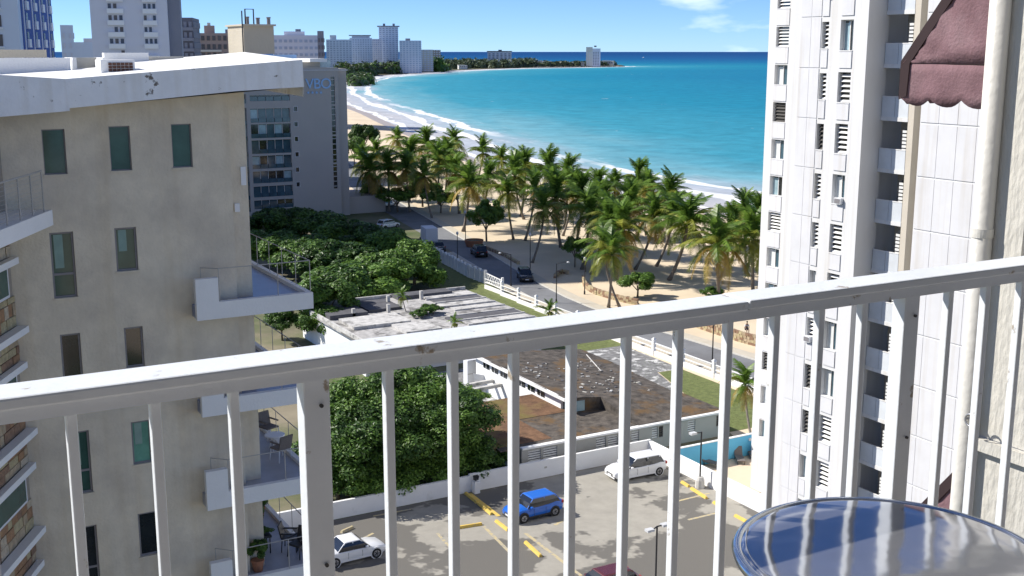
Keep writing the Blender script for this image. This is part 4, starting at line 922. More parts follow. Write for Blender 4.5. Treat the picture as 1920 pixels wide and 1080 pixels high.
part(MB().box(39.6, 45.2, MY+.8, 80.4, ZR-.4, ZR+.075), 'brown_roof', 'brown_roof', ms); part(MB().box(39.6, XW_+.2, 80.4, 86.2, ZR-.4, ZR+.09), 'brown_roof', 'brown_roof', ms)
XW = 49.6          # clerestory wall line; main roof falls gently to the right
zh = ZR+1.35
def rf(x_): return zh-(x_-XW)*(zh-ZR-.075)/(62.0-XW)
mb = MB()
nx, ny = 14, 22; random.seed(2)
gv = {}
for i in range(nx+1):
    for j in range(ny+1):
        x_ = XW-.35+(62.0-XW+.35)*i/nx; y_ = 79.9+(97.5-79.9)*j/ny
        x_e = min(x_, 60.8+(y_-79.9)*.10); gv[i, j] = (x_e, y_, rf(x_e)+.05+random.uniform(-.015,.03))
for i in range(nx):
    for j in range(ny): mb.quad(gv[i,j], gv[i+1,j], gv[i+1,j+1], gv[i,j+1])
part(mb, 'main_roof', 'moss_roof', ms, smooth=True)
# front slope: mossy sheet running down from the main roof to the front roof
mb = MB()
for i in range(nx):
    a, b = gv[i,0], gv[i+1,0]
    if a[0] < 52.6: continue
    if not mb.v: mb.tri((a[0],MY,ZR+.115),(a[0],79.9,ZR+.0),a); mb.quad((a[0],79.9,ZR),(a[0]-2.6,79.95,ZR),(a[0]-2.6,79.95,rf(a[0]-2.6)),a)
    mb.quad((a[0],MY+.0,ZR+.115),(b[0],MY+.0,ZR+.115), b, a)
part(mb, 'front_slope', 'moss_roof', ms)
part(MB().box(XW_+.9, XW_+1.7, 79.88, 79.94, ZR+.1, ZR+1.0), 'gable_window', 'pale_glass', ms)
part(MB().box(XW-.42, XW-.18, 79.7, 97.5, zh-.16, zh+.09), 'eaves', 'white_wall', ms)
part(MB().box(XW+.2, XW+.45, 81.3, 97, 0, zh-.18), 'clerestory_wall', 'white_wall', ms)
for i in range(7):
    y_ = 84+i*1.7; w_ = part(MB().box(XW+.15, XW+.198, y_, y_+1.2, zh-1.0, zh-.5), 'clerestory_window', 'dark_glass', ms); part(MB().box(XW+.12, XW+.149, y_+.57, y_+.63, zh-1.0, zh-.5), 'mullion', 'white_wall', w_)
for i in range(2):
    x_ = XW+.5+i*1.6; part(MB().box(x_, x_+1.1, 81.22, 81.29, ZR+.1, zh-.25), 'glazed_bay', 'pale_glass', ms); part(MB().box(x_+1.1, x_+1.35, 81.2, 81.3, ZR, zh-.2), 'bay_post', 'white_wall', ms)
part(MB().box(XW+.45, 61, 81.3, 97, 0, ZR-.3), 'core_wall', 'grey_wall', ms)
p, q_ = G(1100,655,3.0), G(1127,692,2.9)
part(MB().tube([(p.x,p.y,rf(p.x)+.12),(q_.x,q_.y,rf(q_.x)+.12)], .05, 6), 'loose_plank', 'ruin_beam', ms)
random.seed(31)
for i in range(120):       # broken slabs and litter on the roof, each its own piece
    x_, y_ = random.uniform(50.5,60), random.uniform(80.4,92); z_q = rf(x_)+.06; r = random.uniform(.05,.22); a = random.uniform(0,3)
    part(MB().obox((x_,y_,0),(math.cos(a),math.sin(a),0),(-math.sin(a),math.cos(a),0), r*2, r, z_q, z_q+random.uniform(.03,.1)), 'roof_debris', random.choice(['rubble','ruin_dark','grey_wall','rubble']), ms)
# yard clutter beside it
def yard(name, label, cat, mb, m): return tag(mb.build(name, m), label, cat)
tk = thing('storage_tank', 'pale upright storage cabinet beside the mossy house', 'cabinet', G(888,720,0)); q = G(888,720,0)
MB().box(-.9,.9,-.5,.5,0,2.6).build('body', 'plastic_white', tk, bevel=.08); MB().box(-.92,.92,-.52,-.505,1.2,1.26).build('band', 'grey_wall', tk)
q = G(905,738,0); pn = thing('leaning_panel', 'white board leaning against the plywood hut', 'board', q); MB().hexa([(-.6,0,0),(.5,-.3,0),(.52,-.25,0),(-.58,.05,0),(-.8,.4,2.0),(.4,.2,1.7),(.42,.25,1.7),(-.78,.45,2.0)]).build('board', 'white_wall', pn)
q = G(937,735,0); hu = thing('plywood_hut', 'small plywood hut with an open top by the mossy house', 'hut', q); MB().box(-.7,1.6,0,.08,0,1.9).build('front_panel', 'plywood', hu); MB().box(-.7,-.62,.08,1.8,0,2.0).build('side_panel', 'white_wall', hu); MB().box(1.52,1.6,.08,1.8,0,1.9).build('side_panel', 'plywood', hu); MB().box(-.5,-.2,-.03,-.005,0.1,1.2).build('door', 'car_red', hu)
for i, (px, py_) in enumerate(((912,742),(918,752))):
    q = G(px, py_, .3); tm = thing('timber', ['upper weathered timber beam lying by the brown roof','lower weathered timber beam lying by the brown roof'][i], 'timber', q, R_(6)); MB().box(-2.2,2.2,-.2,.2,1.2,1.5).build('beam', 'ruin_beam', tm); 
    for s in (-1.8,1.8): MB().box(s-.1,s+.1,-.1,.1,-.3,1.2).build('prop', 'ruin_beam', tm)
# roofless ruin with a slab roof and beams
ru = thing('ruined_house', 'ruined flat-roofed house with bare concrete beams beside the fence', 'building', (52, 115, 0))
part(MB().box(42, 62.4, 106, 125, 0, 3.3), 'wall', 'white_wall', ru); part(MB().box(41.6, 62.8, 105.6, 125.3, 3.3, 3.5), 'roof', 'ruin_roof', ru)
random.seed(17)
for i in range(7):
    y_ = 107.5+i*2.3; a = 53.5+random.uniform(-1.5,3.0); part(MB().box(a, 62.5, y_, y_+.22, 3.505, 3.70), 'roof_beam', 'ruin_beam', ru)
    part(MB().box(a+.3, 62.3, y_+.32, y_+2.0, 3.503, 3.505+random.choice([.06,.1,.16])), 'roof_panel', random.choice(['ruin_roof','ruin_beam','ruin_dark']), ru)
for x0, x1, y0, y1, h, m_ in ((42.4,46.8,117,121,.5,'ruin_dark'),(43,49.5,111.5,116,.35,'ruin_beam'),(47.5,51.5,118.5,123.5,.3,'ruin_dark'),(53,60,123,125,.45,'ruin_dark'),(47,51,107,111,.3,'ruin_beam')): part(MB().box(x0, x1, y0, y1, 3.502, 3.5+h), 'roof_panel', m_, ru)
for x_, y_ in ((55.5,122.2),(51,121.5),(49.2,117.2),(45,117)): part(MB().box(x_, x_+.35, y_, y_+.35, 3.5, 4.5), 'stub_column', 'ruin_beam', ru)
part(MB().box(41.6, 41.85, 105.6, 125.3, 3.5, 3.9), 'parapet', 'ruin_beam', ru); part(MB().box(41.9, 62.8, 125.05, 125.3, 3.5, 3.85), 'parapet', 'ruin_beam', ru)
# white fence along the road
fc = thing('white_fence', 'white post and rail fence on a low wall along the road', 'fence', (72.3, 100, 0))
FX = 72.2
for i, y_ in enumerate([78.5+5.1*k for k in range(12)]):
    x_ = FX+ (0 if y_ < 120 else (y_-120)*.06)
    p = part(MB().box(x_-.17, x_+.17, y_-.17, y_+.17, 0, 1.75), 'post', 'white_wall', fc); part(MB().hexa([(x_-.22,y_-.22,1.75),(x_+.22,y_-.22,1.75),(x_+.22,y_+.22,1.75),(x_-.22,y_+.22,1.75),(x_-.06,y_-.06,1.95),(x_+.06,y_-.06,1.95),(x_+.06,y_+.06,1.95),(x_-.06,y_+.06,1.95)]), 'post_cap', 'white_wall', p)
    part(MB().box(x_-.09, x_+.09, y_+.175, y_+4.92, 0, .55), 'low_wall', 'white_wall', fc)
    for z_q in (.85, 1.35): part(MB().box(x_-.045, x_+.045, y_+.175, y_+4.92, z_q, z_q+.09), 'rail', 'white_wall', fc)
gw = thing('white_gate_wall', 'solid white boundary wall and lattice gate at the bend of the road', 'wall', (74, 145, 0))
pts = [G(945,548), G(912,532), G(880,520), G(850,503), G(820,487), G(790,470)]
for i in range(5):
    a, b = pts[i], pts[i+1]; d = (b-a); l = d.length; d.normalize(); n = Vector((-d.y, d.x, 0))
    if i == 0:
        for s in (0, l-.3): part(MB().obox(a+d*s, d, n, .3, .3, 0, 2.0), 'gate_post', 'white_wall', gw)
        for z_q in (.3, 1.5): part(MB().obox(a+d*.3+n*.1, d, n, l-.6, .08, z_q, z_q+.12), 'gate_rail', 'white_wall', gw)
        for j in range(6): u = .4+j*(l-1)/6; m0 = a+d*u+n*.12; m1 = a+d*(u+(l-1)/6)+n*.12; part(MB().tube([(m0.x,m0.y,.35),(m1.x,m1.y,1.5)], .05, 4), 'lattice_bar', 'white_wall', gw); part(MB().tube([(m1.x,m1.y,.35),(m0.x,m0.y,1.5)], .05, 4), 'lattice_bar', 'white_wall', gw)
    else:
        part(MB().obox(a, d, n, l, .2, 0, 1.7), 'wall_run', 'white_wall', gw)
        for j in range(int(l/1.6)+1): part(MB().obox(a+d*(j*1.6)-n*.08, d, n, .35, .36, 0, 1.95), 'pier', 'white_wall', gw)
# ================================================================ STREET FURNITURE
def street_lamp(p, h, label, arm=None, group='street lamps along the beach road'):
    t = thing('street_lamp', label, 'lamp post', p, 0, group)
    MB().tube([(0,0,0),(0,0,.5),(0,0,.52),(0,0,h)], [.13,.11,.075,.055], 8).build('pole', 'post_black', t)
    if arm:
        a = Vector((math.sin(arm), math.cos(arm), 0)); MB().tube([(0,0,h-.1), tuple(a*.7+Vector((0,0,h+.15))), tuple(a*1.3+Vector((0,0,h+.2)))], .04, 6).build('arm', 'post_black', t)
        e = a*1.5+Vector((0,0,h+.17)); MB().loft([[(e.x+.22*math.cos(i*math.tau/10)*s, e.y+.22*math.sin(i*math.tau/10)*s, e.z+z_q) for i in range(10)] for s, z_q in ((.5,-.1),(1,-.06),(.8,.06),(.2,.1))]).build('lamp_head', 'lamp_head', t, smooth=True)
    else:
        MB().loft([[(.2*math.cos(i*math.tau/10)*s, .2*math.sin(i*math.tau/10)*s, h+z_q) for i in range(10)] for s, z_q in ((.4,0),(1,.15),(.9,.4),(.2,.52))]).build('lamp_head', 'lamp_head', t, smooth=True)
    return t
street_lamp(G(1043,568), 5.2, 'black street lamp with a bracket arm beside the fence corner', R_(119))
street_lamp(G(1096,552), 4.6, 'black street lamp at the kerb in front of the leaning palm')
street_lamp(G(958,538), 4.6, 'street lamp standing behind the lattice gate', R_(-60)); street_lamp(G(858,502), 5.0, 'street lamp in the road shade beside the black pickup')
street_lamp(G(1335,692), 5.0, 'black street lamp pole seen under the rail near the fence'); street_lamp(G(873,455), 5.0, 'street lamp beside the round planter')
street_lamp(G(994,520), 6.0, 'tall thin lamp pole behind the dark estate car')
pl = thing('car_park_lamp', 'black car park lamp on a white concrete base by the side wall', 'lamp post', G(1312,914)+Vector((0,0,.01)), 0, 'car park lamps')
MB().loft([[(r*math.cos(i*math.tau/10), r*math.sin(i*math.tau/10), z_q) for i in range(10)] for r, z_q in ((.36,0),(.34,.6),(.24,.85))]).build('base', 'concrete', pl)
MB().tube([(0,0,.8),(0,0,4.35)], .06, 8).build('pole', 'post_black', pl); MB().tube([(0,0,4.3),(-.5,.12,4.3)], .04, 6).build('arm', 'post_black', pl); MB().box(-.95,-.45,-.05,.3,4.22,4.38).build('lamp_head', 'lamp_head', pl)
q = G(1232,988,4.4); q.z = .01
pl = thing('car_park_lamp', 'black twin-headed car park lamp in the middle of the lot', 'lamp post', q, 0, 'car park lamps')
MB().tube([(0,0,0),(0,0,4.4)], .055, 8).build('pole', 'post_black', pl); MB().tube([(-.4,-.1,4.32),(0,0,4.42),(.45,.0,4.42)], .045, 6).build('arm', 'post_black', pl)
for sx in (-1, 1): MB().box(sx*.55-.24, sx*.55+.24, -.2, .16, 4.3+.06*sx, 4.44+.06*sx).build('lamp_head', 'lamp_head', pl)
q = G(887,920); fl = thing('floodlight', 'small black floodlight on a white block at the car park wall', 'floodlight', (q.x, 72.7, .01)); MB().box(-.22,.22,-.25,.25,0,.9).build('base', 'white_wall', fl); MB().hexa([(-.16,-.1,1.0),(.16,-.1,1.0),(.16,.1,.98),(-.16,.1,.98),(-.2,-.16,1.3),(.2,-.16,1.3),(.2,.08,1.34),(-.2,.08,1.34)]).build('head', 'dark_metal', fl); MB().tube([(0,0,.9),(0,0,1.05)], .04, 6).build('stem', 'dark_metal', fl)
def stop(a, b, label, m='yellow_paint'):
    p, q_ = G(*a), G(*b); d = q_-p; l = d.length; d.normalize(); n = Vector((-d.y,d.x,0)); t = thing('wheel_stop', label, 'wheel stop', p+Vector((0,0,.012)), 0, 'wheel stops in the car park')
    MB().hexa([tuple(n*s+d*u) for u, s in ((0,-.13),(l,-.13),(l,.13),(0,.13))]+[tuple(n*s+d*u+Vector((0,0,.17))) for u, s in ((.05,-.07),(l-.05,-.07),(l-.05,.07),(.05,.07))]).build('bar', m, t)
stop((873,926),(895,944),'yellow wheel stop nearest the back wall'); stop((897,945),(922,966),'yellow wheel stop left of the blue car'); stop((930,978),(953,996),'yellow wheel stop at the nose of the blue car'); stop((985,1018),(1014,1045),'long yellow wheel stop in the open lot'); stop((842,994),(904,984),'yellow wheel stop lying crosswise in front of the wall')
stop((1278,905),(1292,914),'yellow wheel stop right behind the white estate car'); stop((1296,917),(1325,936),'yellow wheel stop beside the lamp base'); stop((1338,943),(1352,952),'yellow wheel stop below the teal coping'); stop((1378,968),(1400,980),'yellow wheel stop by the table edge')
stop((640,1000),(662,990),'faded wheel stop behind the parked saloon','faded_paint')
# ================================================================ VEHICLES
def vehicle(label, cat, name, p, yaw, paint, L_=4.2, W=1.8, H_=1.55, kind='suv', clad='plastic_black', group=None):
    t = thing(name, label, cat, (p[0], p[1], .016), yaw, group); hl = L_/2; w = W/2; zb = .24
    belt = .92 if kind != 'sedan' else .86; hood = belt+.06 if kind == 'suv' else belt+.0
    if kind == 'sedan': st = [(-hl,.45,.80,.80),(-hl+.08,.30,.90,.88),(-hl+.75,zb,belt+.10,.97),(-hl+1.2,zb,belt+.06,1),(0,zb,belt+.04,1),(hl-1.35,zb,belt+.02,1),(hl-.75,zb,belt-.06,.97),(hl-.2,zb+.02,.72,.88),(hl,.40,.58,.78)]
    else: st = [(-hl,.48,.95,.82),(-hl+.10,.32,belt+.12,.90),(-hl+.6,zb,belt+.14,.98),(-hl+1.2,zb,belt+.06,1),(0,zb,belt+.03,1),(hl-1.25,zb,belt+.04,1),(hl-.7,zb,hood-.02,.97),(hl-.18,zb+.04,hood-.15,.89),(hl,.42,.68,.80)]
    rings = []
    for x_, z0, z1, ws in st:
        ww = w*ws; zm = z0+(z1-z0)*.55
        rings.append([(x_,-ww*.90,z0),(x_,ww*.90,z0),(x_,ww*.985,z0+.10),(x_,ww,zm),(x_,ww*.965,z1-.07),(x_,ww*.86,z1),(x_,0,z1+.025),(x_,-ww*.86,z1),(x_,-ww*.965,z1-.07),(x_,-ww,zm),(x_,-ww*.985,z0+.10)])
    b = MB().loft(rings).build('body', paint, t, smooth=True); b.modifiers.new('e', 'EDGE_SPLIT').split_angle = R_(40)
    xb, xf = (-hl+.95, hl-1.15) if kind == 'sedan' else (-hl+.22, hl-1.10); xr0, xr1 = (-hl+1.55, .38) if kind == 'sedan' else (-hl+.62, .42)
    zt = H_; cab = []
    for z_q, a, b_, ww in ((belt-.02,xb,xf,.90),((belt+zt)/2,xb+(xr0-xb)*.55,xf+(xr1-xf)*.52,.85),(zt-.07,xr0,xr1,.745)): cab.append([(a,-w*ww,z_q),(b_,-w*ww,z_q),(b_,w*ww,z_q),(a,w*ww,z_q)])
    g_ = MB().loft(cab).build('cabin_glass', 'car_glass', t)
    ro = []
    for z_q, k, ins in ((zt-.085,.765,-.03),(zt-.03,.75,.0),(zt,.62,.14)): ro.append([(xr0+ins,-w*k,z_q),(xr1-ins,-w*k,z_q),(xr1-ins,w*k,z_q),(xr0+ins,w*k,z_q)])
    MB().loft(ro).build('roof', paint, t, bevel=.02)
    for s in (-1, 1):
        def pil(x0, x1, wd): 
            y0, y1 = s*w*.905, s*w*.76; MB().hexa([(x0,y0,belt-.02),(x0+wd,y0,belt-.02),(x0+wd,y0-s*.05,belt-.02),(x0,y0-s*.05,belt-.02),(x1,y1,zt-.06),(x1+wd*.7,y1,zt-.06),(x1+wd*.7,y1-s*.05,zt-.06),(x1,y1-s*.05,zt-.06)]).build('pillar', paint, t)
        pil(xf-.07, xr1-.05, .09); pil((xb+xf)/2-.10, (xr0+xr1)/2-.02, .08); pil(xb-.03, xr0-.05, .24 if kind == 'suv' else .14)
        MB().box(xf-.42, xf-.24, min(s*w*.93, s*(w+.12)), max(s*w*.93, s*(w+.12)), belt+.02, belt+.16).build('mirror', paint, t, bevel=.03)
        for xw in (-hl+.78, hl-.82):
            wr = .335; y0, y1 = s*(w-.20), s*(w+.012)
            ar = MB().tube([(xw, s*(w-.06), wr+.02), (xw, s*(w+.004), wr+.02)], wr+.075, 20).build('wheel_arch', clad, t)
            ty = MB().tube([(xw,y0,wr),(xw,y1+s*.004,wr)], wr, 20).build('wheel', 'tyre', t); MB().tube([(xw,y1,wr),(xw,y1+s*.018,wr)], wr*.64, 14).build('rim', 'rim', ty)
            for j in range(5): a = j*math.tau/5; MB().tube([(xw,y1+s*.022,wr),(xw+wr*.55*math.cos(a),y1+s*.022,wr+wr*.55*math.sin(a))], .028, 4).build('spoke', 'dark_metal', ty)
        hz2 = .62 if kind == 'sedan' else .76; hl_ = hl; hl = hl-(.10 if kind == 'sedan' else .03); w_s = w; w = w*.93
        MB().hexa([(hl-.34,s*w*.58,hz2-.06),(hl-.10,s*w*.58,hz2-.08),(hl-.30,s*w*.92,hz2-.05),(hl-.42,s*w*.90,hz2-.05),(hl-.34,s*w*.58,hz2+.07),(hl-.12,s*w*.58,hz2+.05),(hl-.32,s*w*.925,hz2+.08),(hl-.42,s*w*.90,hz2+.08)]).build('headlight', 'lamp_clear', t); hl = hl_; w = w_s
        MB().box(-hl-.005,-hl+.16,min(s*w*.62,s*w*.90),max(s*w*.62,s*w*.90),.82,1.0).build('tail_light', 'lamp_red', t)
        MB().box(-hl+.5, hl-.9, min(s*(w-.02), s*(w+.008)), max(s*(w-.02), s*(w+.008)), zb+.0, zb+.13).build('side_sill', clad, t)
        for xd in (-.25, .75): MB().box(xd-.1, xd+.08, min(s*w*.98, s*(w+.014)), max(s*w*.98, s*(w+.014)), belt-.16, belt-.12).build('door_handle', paint, t)
    MB().box(hl-.10, hl+.012, -w*.45, w*.45, .40, .60).build('grille', 'plastic_black', t, bevel=.02); MB().box(-hl-.012, -hl+.1, -w*.6, w*.6, .36, .52).build('rear_bumper', clad, t); MB().box(hl-.02, hl+.018, -w*.75, w*.75, .26, .36).build('front_bumper', clad, t, bevel=.02)
    MB().box(hl+.013, hl+.022, -.26, .26, .40, .52).build('licence_plate', 'plastic_white', t); MB().box(-hl-.022, -hl-.013, -.26, .26, .56, .68).build('licence_plate', 'plastic_white', t)
    for s in (-1, 1):
        for xd in (-.55, .42): MB().box(xd, xd+.014, min(s*w*.99, s*(w+.006)), max(s*w*.99, s*(w+.006)), zb+.15, belt-.06).build('door_gap', 'plastic_black', t)
    return t
PI = math.pi
vehicle('bright blue small SUV parked nose to the yellow stops', 'car', 'parked_car', (38.75, 66.9), PI+.04, 'car_blue', 4.15, 1.78, 1.58, 'suv')
q = G(1193,893); vehicle('white estate SUV parked by the corner of the white walls', 'car', 'parked_car', (q.x+.1, q.y+.25), PI-.03, 'car_white', 4.7, 1.86, 1.62, 'suv', 'car_white')
vehicle('white saloon car cut off by the thick railing post', 'car', 'parked_car', (25.0, 66.5), .05, 'car_white', 4.45, 1.8, 1.46, 'sedan', 'car_white')
q = G(1128,1084,.9); vehicle('dark red car with only its roof showing at the bottom edge', 'car', 'parked_car', (q.x, q.y-.3), PI, 'car_red', 4.3, 1.8, 1.5, 'suv')
q = G(1222,1112,.9); vehicle('white car with its bonnet just showing at the bottom edge', 'car', 'parked_car', (q.x, q.y), PI/2+.9, 'car_white', 4.4, 1.8, 1.5, 'sedan')
vehicle('black SUV driving in the shaded bend of the road', 'car', 'moving_car', (84.6, 163.5), R_(75), 'car_black', 4.9, 1.95, 1.8, 'suv')
vehicle('dark estate car at the edge of the road shade', 'car', 'moving_car', (81.0, 142.3), R_(-112), 'car_black', 4.7, 1.9, 1.65, 'suv')
vehicle('dark grey car half hidden behind the hedge and fence', 'car', 'parked_car', (80.9, 171), R_(78), 'car_grey', 4.4, 1.8, 1.5, 'sedan')
q = G(728,428); vehicle('white car parked in front of the grey hotel', 'car', 'parked_car', (q.x, q.y), R_(20), 'car_white', 4.6, 1.85, 1.7, 'suv'); q = G(726,388); vehicle('silver car further back near the hotel corner', 'car', 'parked_car', (q.x, q.y), R_(15), 'car_white', 4.5, 1.8, 1.5, 'sedan')
q = G(804,457); tk = thing('box_truck', 'small white box truck on the road by the hedge', 'truck', (q.x, q.y, .016), R_(78), None)
MB().box(-2.4,1.4,-1.05,1.05,.75,2.95).build('cargo_box', 'truck_box', tk, bevel=.06); MB().hexa([(1.45,-.95,.5),(3.1,-.9,.5),(3.1,.9,.5),(1.45,.95,.5),(1.45,-.9,2.1),(2.3,-.85,2.1),(2.3,.85,2.1),(1.45,.9,2.1)]).build('cab', 'car_white', tk, bevel=.06); MB().hexa([(2.46,-.8,1.45),(2.66,-.8,1.3),(2.66,.8,1.3),(2.46,.8,1.45),(2.3,-.78,1.95),(2.36,-.78,1.98),(2.36,.78,1.98),(2.3,.78,1.95)]).build('windscreen', 'car_glass', tk); MB().box(-2.4,1.6,-.5,.5,.5,.74).build('chassis', 'dark_metal', tk)
for x_ in (-1.5, 2.2):
    for s in (-1,1): ty = MB().tube([(x_,s*.8,.42),(x_,s*1.04,.42)], .42, 16).build('wheel', 'tyre', tk); MB().tube([(x_,s*1.03,.42),(x_,s*1.055,.42)], .24, 12).build('rim', 'rim', ty)
# low stone planter walls beside the road
random.seed(8)
stone_me = []
for i in range(6):
    v = [Vector((sx*.5, sy*.5, sz*.5))*random.uniform(.82,1.0) for sx, sy, sz in ((-1,-1,-1),(1,-1,-1),(1,1,-1),(-1,1,-1),(-1,-1,1),(1,-1,1),(1,1,1),(-1,1,1))]
    o = MB().hexa(v).build('stone_proto', random.choice(['stone0','stone1','stone3','stone4']), bevel=0); stone_me.append(o.data); bpy.data.objects.remove(o)
def stone_wall(pxs, label, rows=3, s=.42):
    pts = smooth([G(*p) for p in pxs], 4); t = thing('stone_wall', label, 'wall', pts[0], 0, 'stone planter walls')
    for r in range(rows):
        acc = random.uniform(0, s)
        for i in range(len(pts)-1):
            a, b = pts[i], pts[i+1]; l = (b-a).length; d = (b-a).normalized(); ang = math.atan2(d.y, d.x)
            while acc < l:
                p = a+d*acc-pts[0]; link('stone', random.choice(stone_me), t, (p.x, p.y, r*s*.62+s*.3), (random.uniform(-.1,.1), random.uniform(-.1,.1), ang), (s*random.uniform(.9,1.2), s*.9, s*.66)); acc += s*1.05
            acc -= l
stone_wall([(1093,527),(1098,540),(1113,550),(1140,559),(1170,567),(1196,572)], 'reddish stone planter wall curving round the leaning palm', 3, .45)
stone_wall([(1040,522),(1052,513),(1066,515)], 'short stone heap at the kerb by the street lamp', 2, .5)
stone_wall([(1290,608),(1330,622),(1366,634),(1395,643),(1440,655)], 'brown stone retaining wall seen through the balusters', 4, .5)
stone_wall([(888,462),(915,470),(945,482),(972,497)], 'shaded low stone wall along the kerb by the dark cars', 2, .5)
q = G(889,462); pt = thing('round_planter', 'round terracotta planter under the bright bush', 'planter', q); MB().loft([[(r*math.cos(i*math.tau/16), r*math.sin(i*math.tau/16), z_q) for i in range(16)] for r, z_q in ((1.3,0),(1.6,1.0),(1.6,1.15),(1.45,1.15),(1.4,.9))]).build('tub', 'terracotta', pt); MB().loft([[(1.4*math.cos(i*math.tau/16), 1.4*math.sin(i*math.tau/16), .95) for i in range(16)],[(.1*math.cos(i*math.tau/16), .1*math.sin(i*math.tau/16), 1.0) for i in range(16)]]).build('soil', 'earth', pt)
# ================================================================ VEGETATION
def frond_mesh(name, length, rise, droop, m, seed):
    rnd = random.Random(seed); mb = MB(); pts = []
    for i in range(13):
        t = i/12; pts.append(Vector((length*(t-.18*droop*t*t), 0, rise*math.sin(min(1, t*1.5)*math.pi/2)*length*.35 - droop*length*.75*t**2.2)))
    mb.tube(pts[::2], [.045*(1-.8*i/6)+.008 for i in range(7)], 3, False)
    for i in range(26):
        t = .12+.88*i/25; f = t*12; k = min(11, int(f)); p = pts[k].lerp(pts[k+1], f-k); tg = (pts[k+1]-pts[k]).normalized()
        ll = length*.24*(math.sin(math.pi*min(1, .12+.82*t))**.7)*rnd.uniform(.85,1.1)
        for s in (-1, 1):
            e = p+tg*ll*.55+Vector((0, s*ll*.82, -ll*rnd.uniform(.25,.6))); wv = tg*.055*length/3.6*2.3
            mb.quad(p-wv*.5, p+wv*.6, e+wv*.25, e-wv*.1)
    o = mb.build(name, m); me = o.data; bpy.data.objects.remove(o); return me
FR = {}
for mm in ('frond_green','frond_olive','frond_dry'):
    FR[mm, 'up'] = [frond_mesh('frond', 3.7, 1.0, .25, mm, 1), frond_mesh('frond', 3.4, .8, .4, mm, 2)]
    FR[mm, 'mid'] = [frond_mesh('frond', 3.9, .55, .55, mm, 3), frond_mesh('frond', 3.6, .7, .75, mm, 4)]
    FR[mm, 'low'] = [frond_mesh('frond', 3.5, .25, .95, mm, 5), frond_mesh('frond', 3.2, .1, 1.15, mm, 6)]
def trunk_mesh(h, bx, by, r0, r1, seed):
    rnd = random.Random(seed); n = 9; mb = MB()
    mb.tube([(bx*(1-(i/n))**1.7, by*(1-(i/n))**1.7, h*i/n) for i in range(n+1)], [r0*1.5]+[r0+(r1-r0)*i/n+.012*(i % 2) for i in range(1, n+1)], 8)
    o = mb.build('trunk', 'palm_bark', smooth=True); me = o.data; bpy.data.objects.remove(o); return me
coco = MB().loft([[(.13*math.sin(a)*math.cos(i*math.tau/8), .13*math.sin(a)*math.sin(i*math.tau/8), -.15*math.cos(a)) for i in range(8)] for a in (.15,.9,1.6,2.3,3.0)]).build('c', 'frond_olive', smooth=True); coco_me = coco.data; bpy.data.objects.remove(coco)
def palm(px, py_, zc, label, dry=.25, sc=1.0, n=24, lean=None, base=None, seed=0):
    rnd = random.Random(seed*13+px); c = G(px, py_, zc)
    if base: b = G(*base); bx, by = b.x-c.x, b.y-c.y
    else: bx, by = rnd.uniform(-2.2,2.2), rnd.uniform(-2.2,2.2)
    t = thing('palm_tree', label, 'palm tree', (c.x+bx, c.y+by, 0.01), 0, 'coconut palms in the beach park')
    tm = trunk_mesh(zc, bx, by, .17*sc, .12*sc, seed); link('trunk', tm, t, (-bx, -by, 0))
    rot0 = rnd.uniform(0, 6)
    for i in range(n):
        u = i/n; az = rot0+i*2.39996+rnd.uniform(-.2,.2)
        if u < .3: k = 'up'; pitch = rnd.uniform(-75,-42)
        elif u < .68: k = 'mid'; pitch = rnd.uniform(-38,-5)
        else: k = 'low'; pitch = rnd.uniform(-5,28)
        mm = 'frond_green' if k != 'low' else 'frond_olive'
        if k == 'mid' and rnd.random() < .4: mm = 'frond_olive'
        if k == 'low' and rnd.random() < dry: mm = 'frond_dry'
        o = link('frond', rnd.choice(FR[mm, k]), t, (-bx, -by, zc-.05), (rnd.uniform(-.25,.25), R_(pitch), az), (sc*rnd.uniform(.85,1.1),)*3)
    for i in range(5): a = i*1.26; link('coconut', coco_me, t, (-bx+.22*math.cos(a), -by+.22*math.sin(a), zc-.32))
    return t
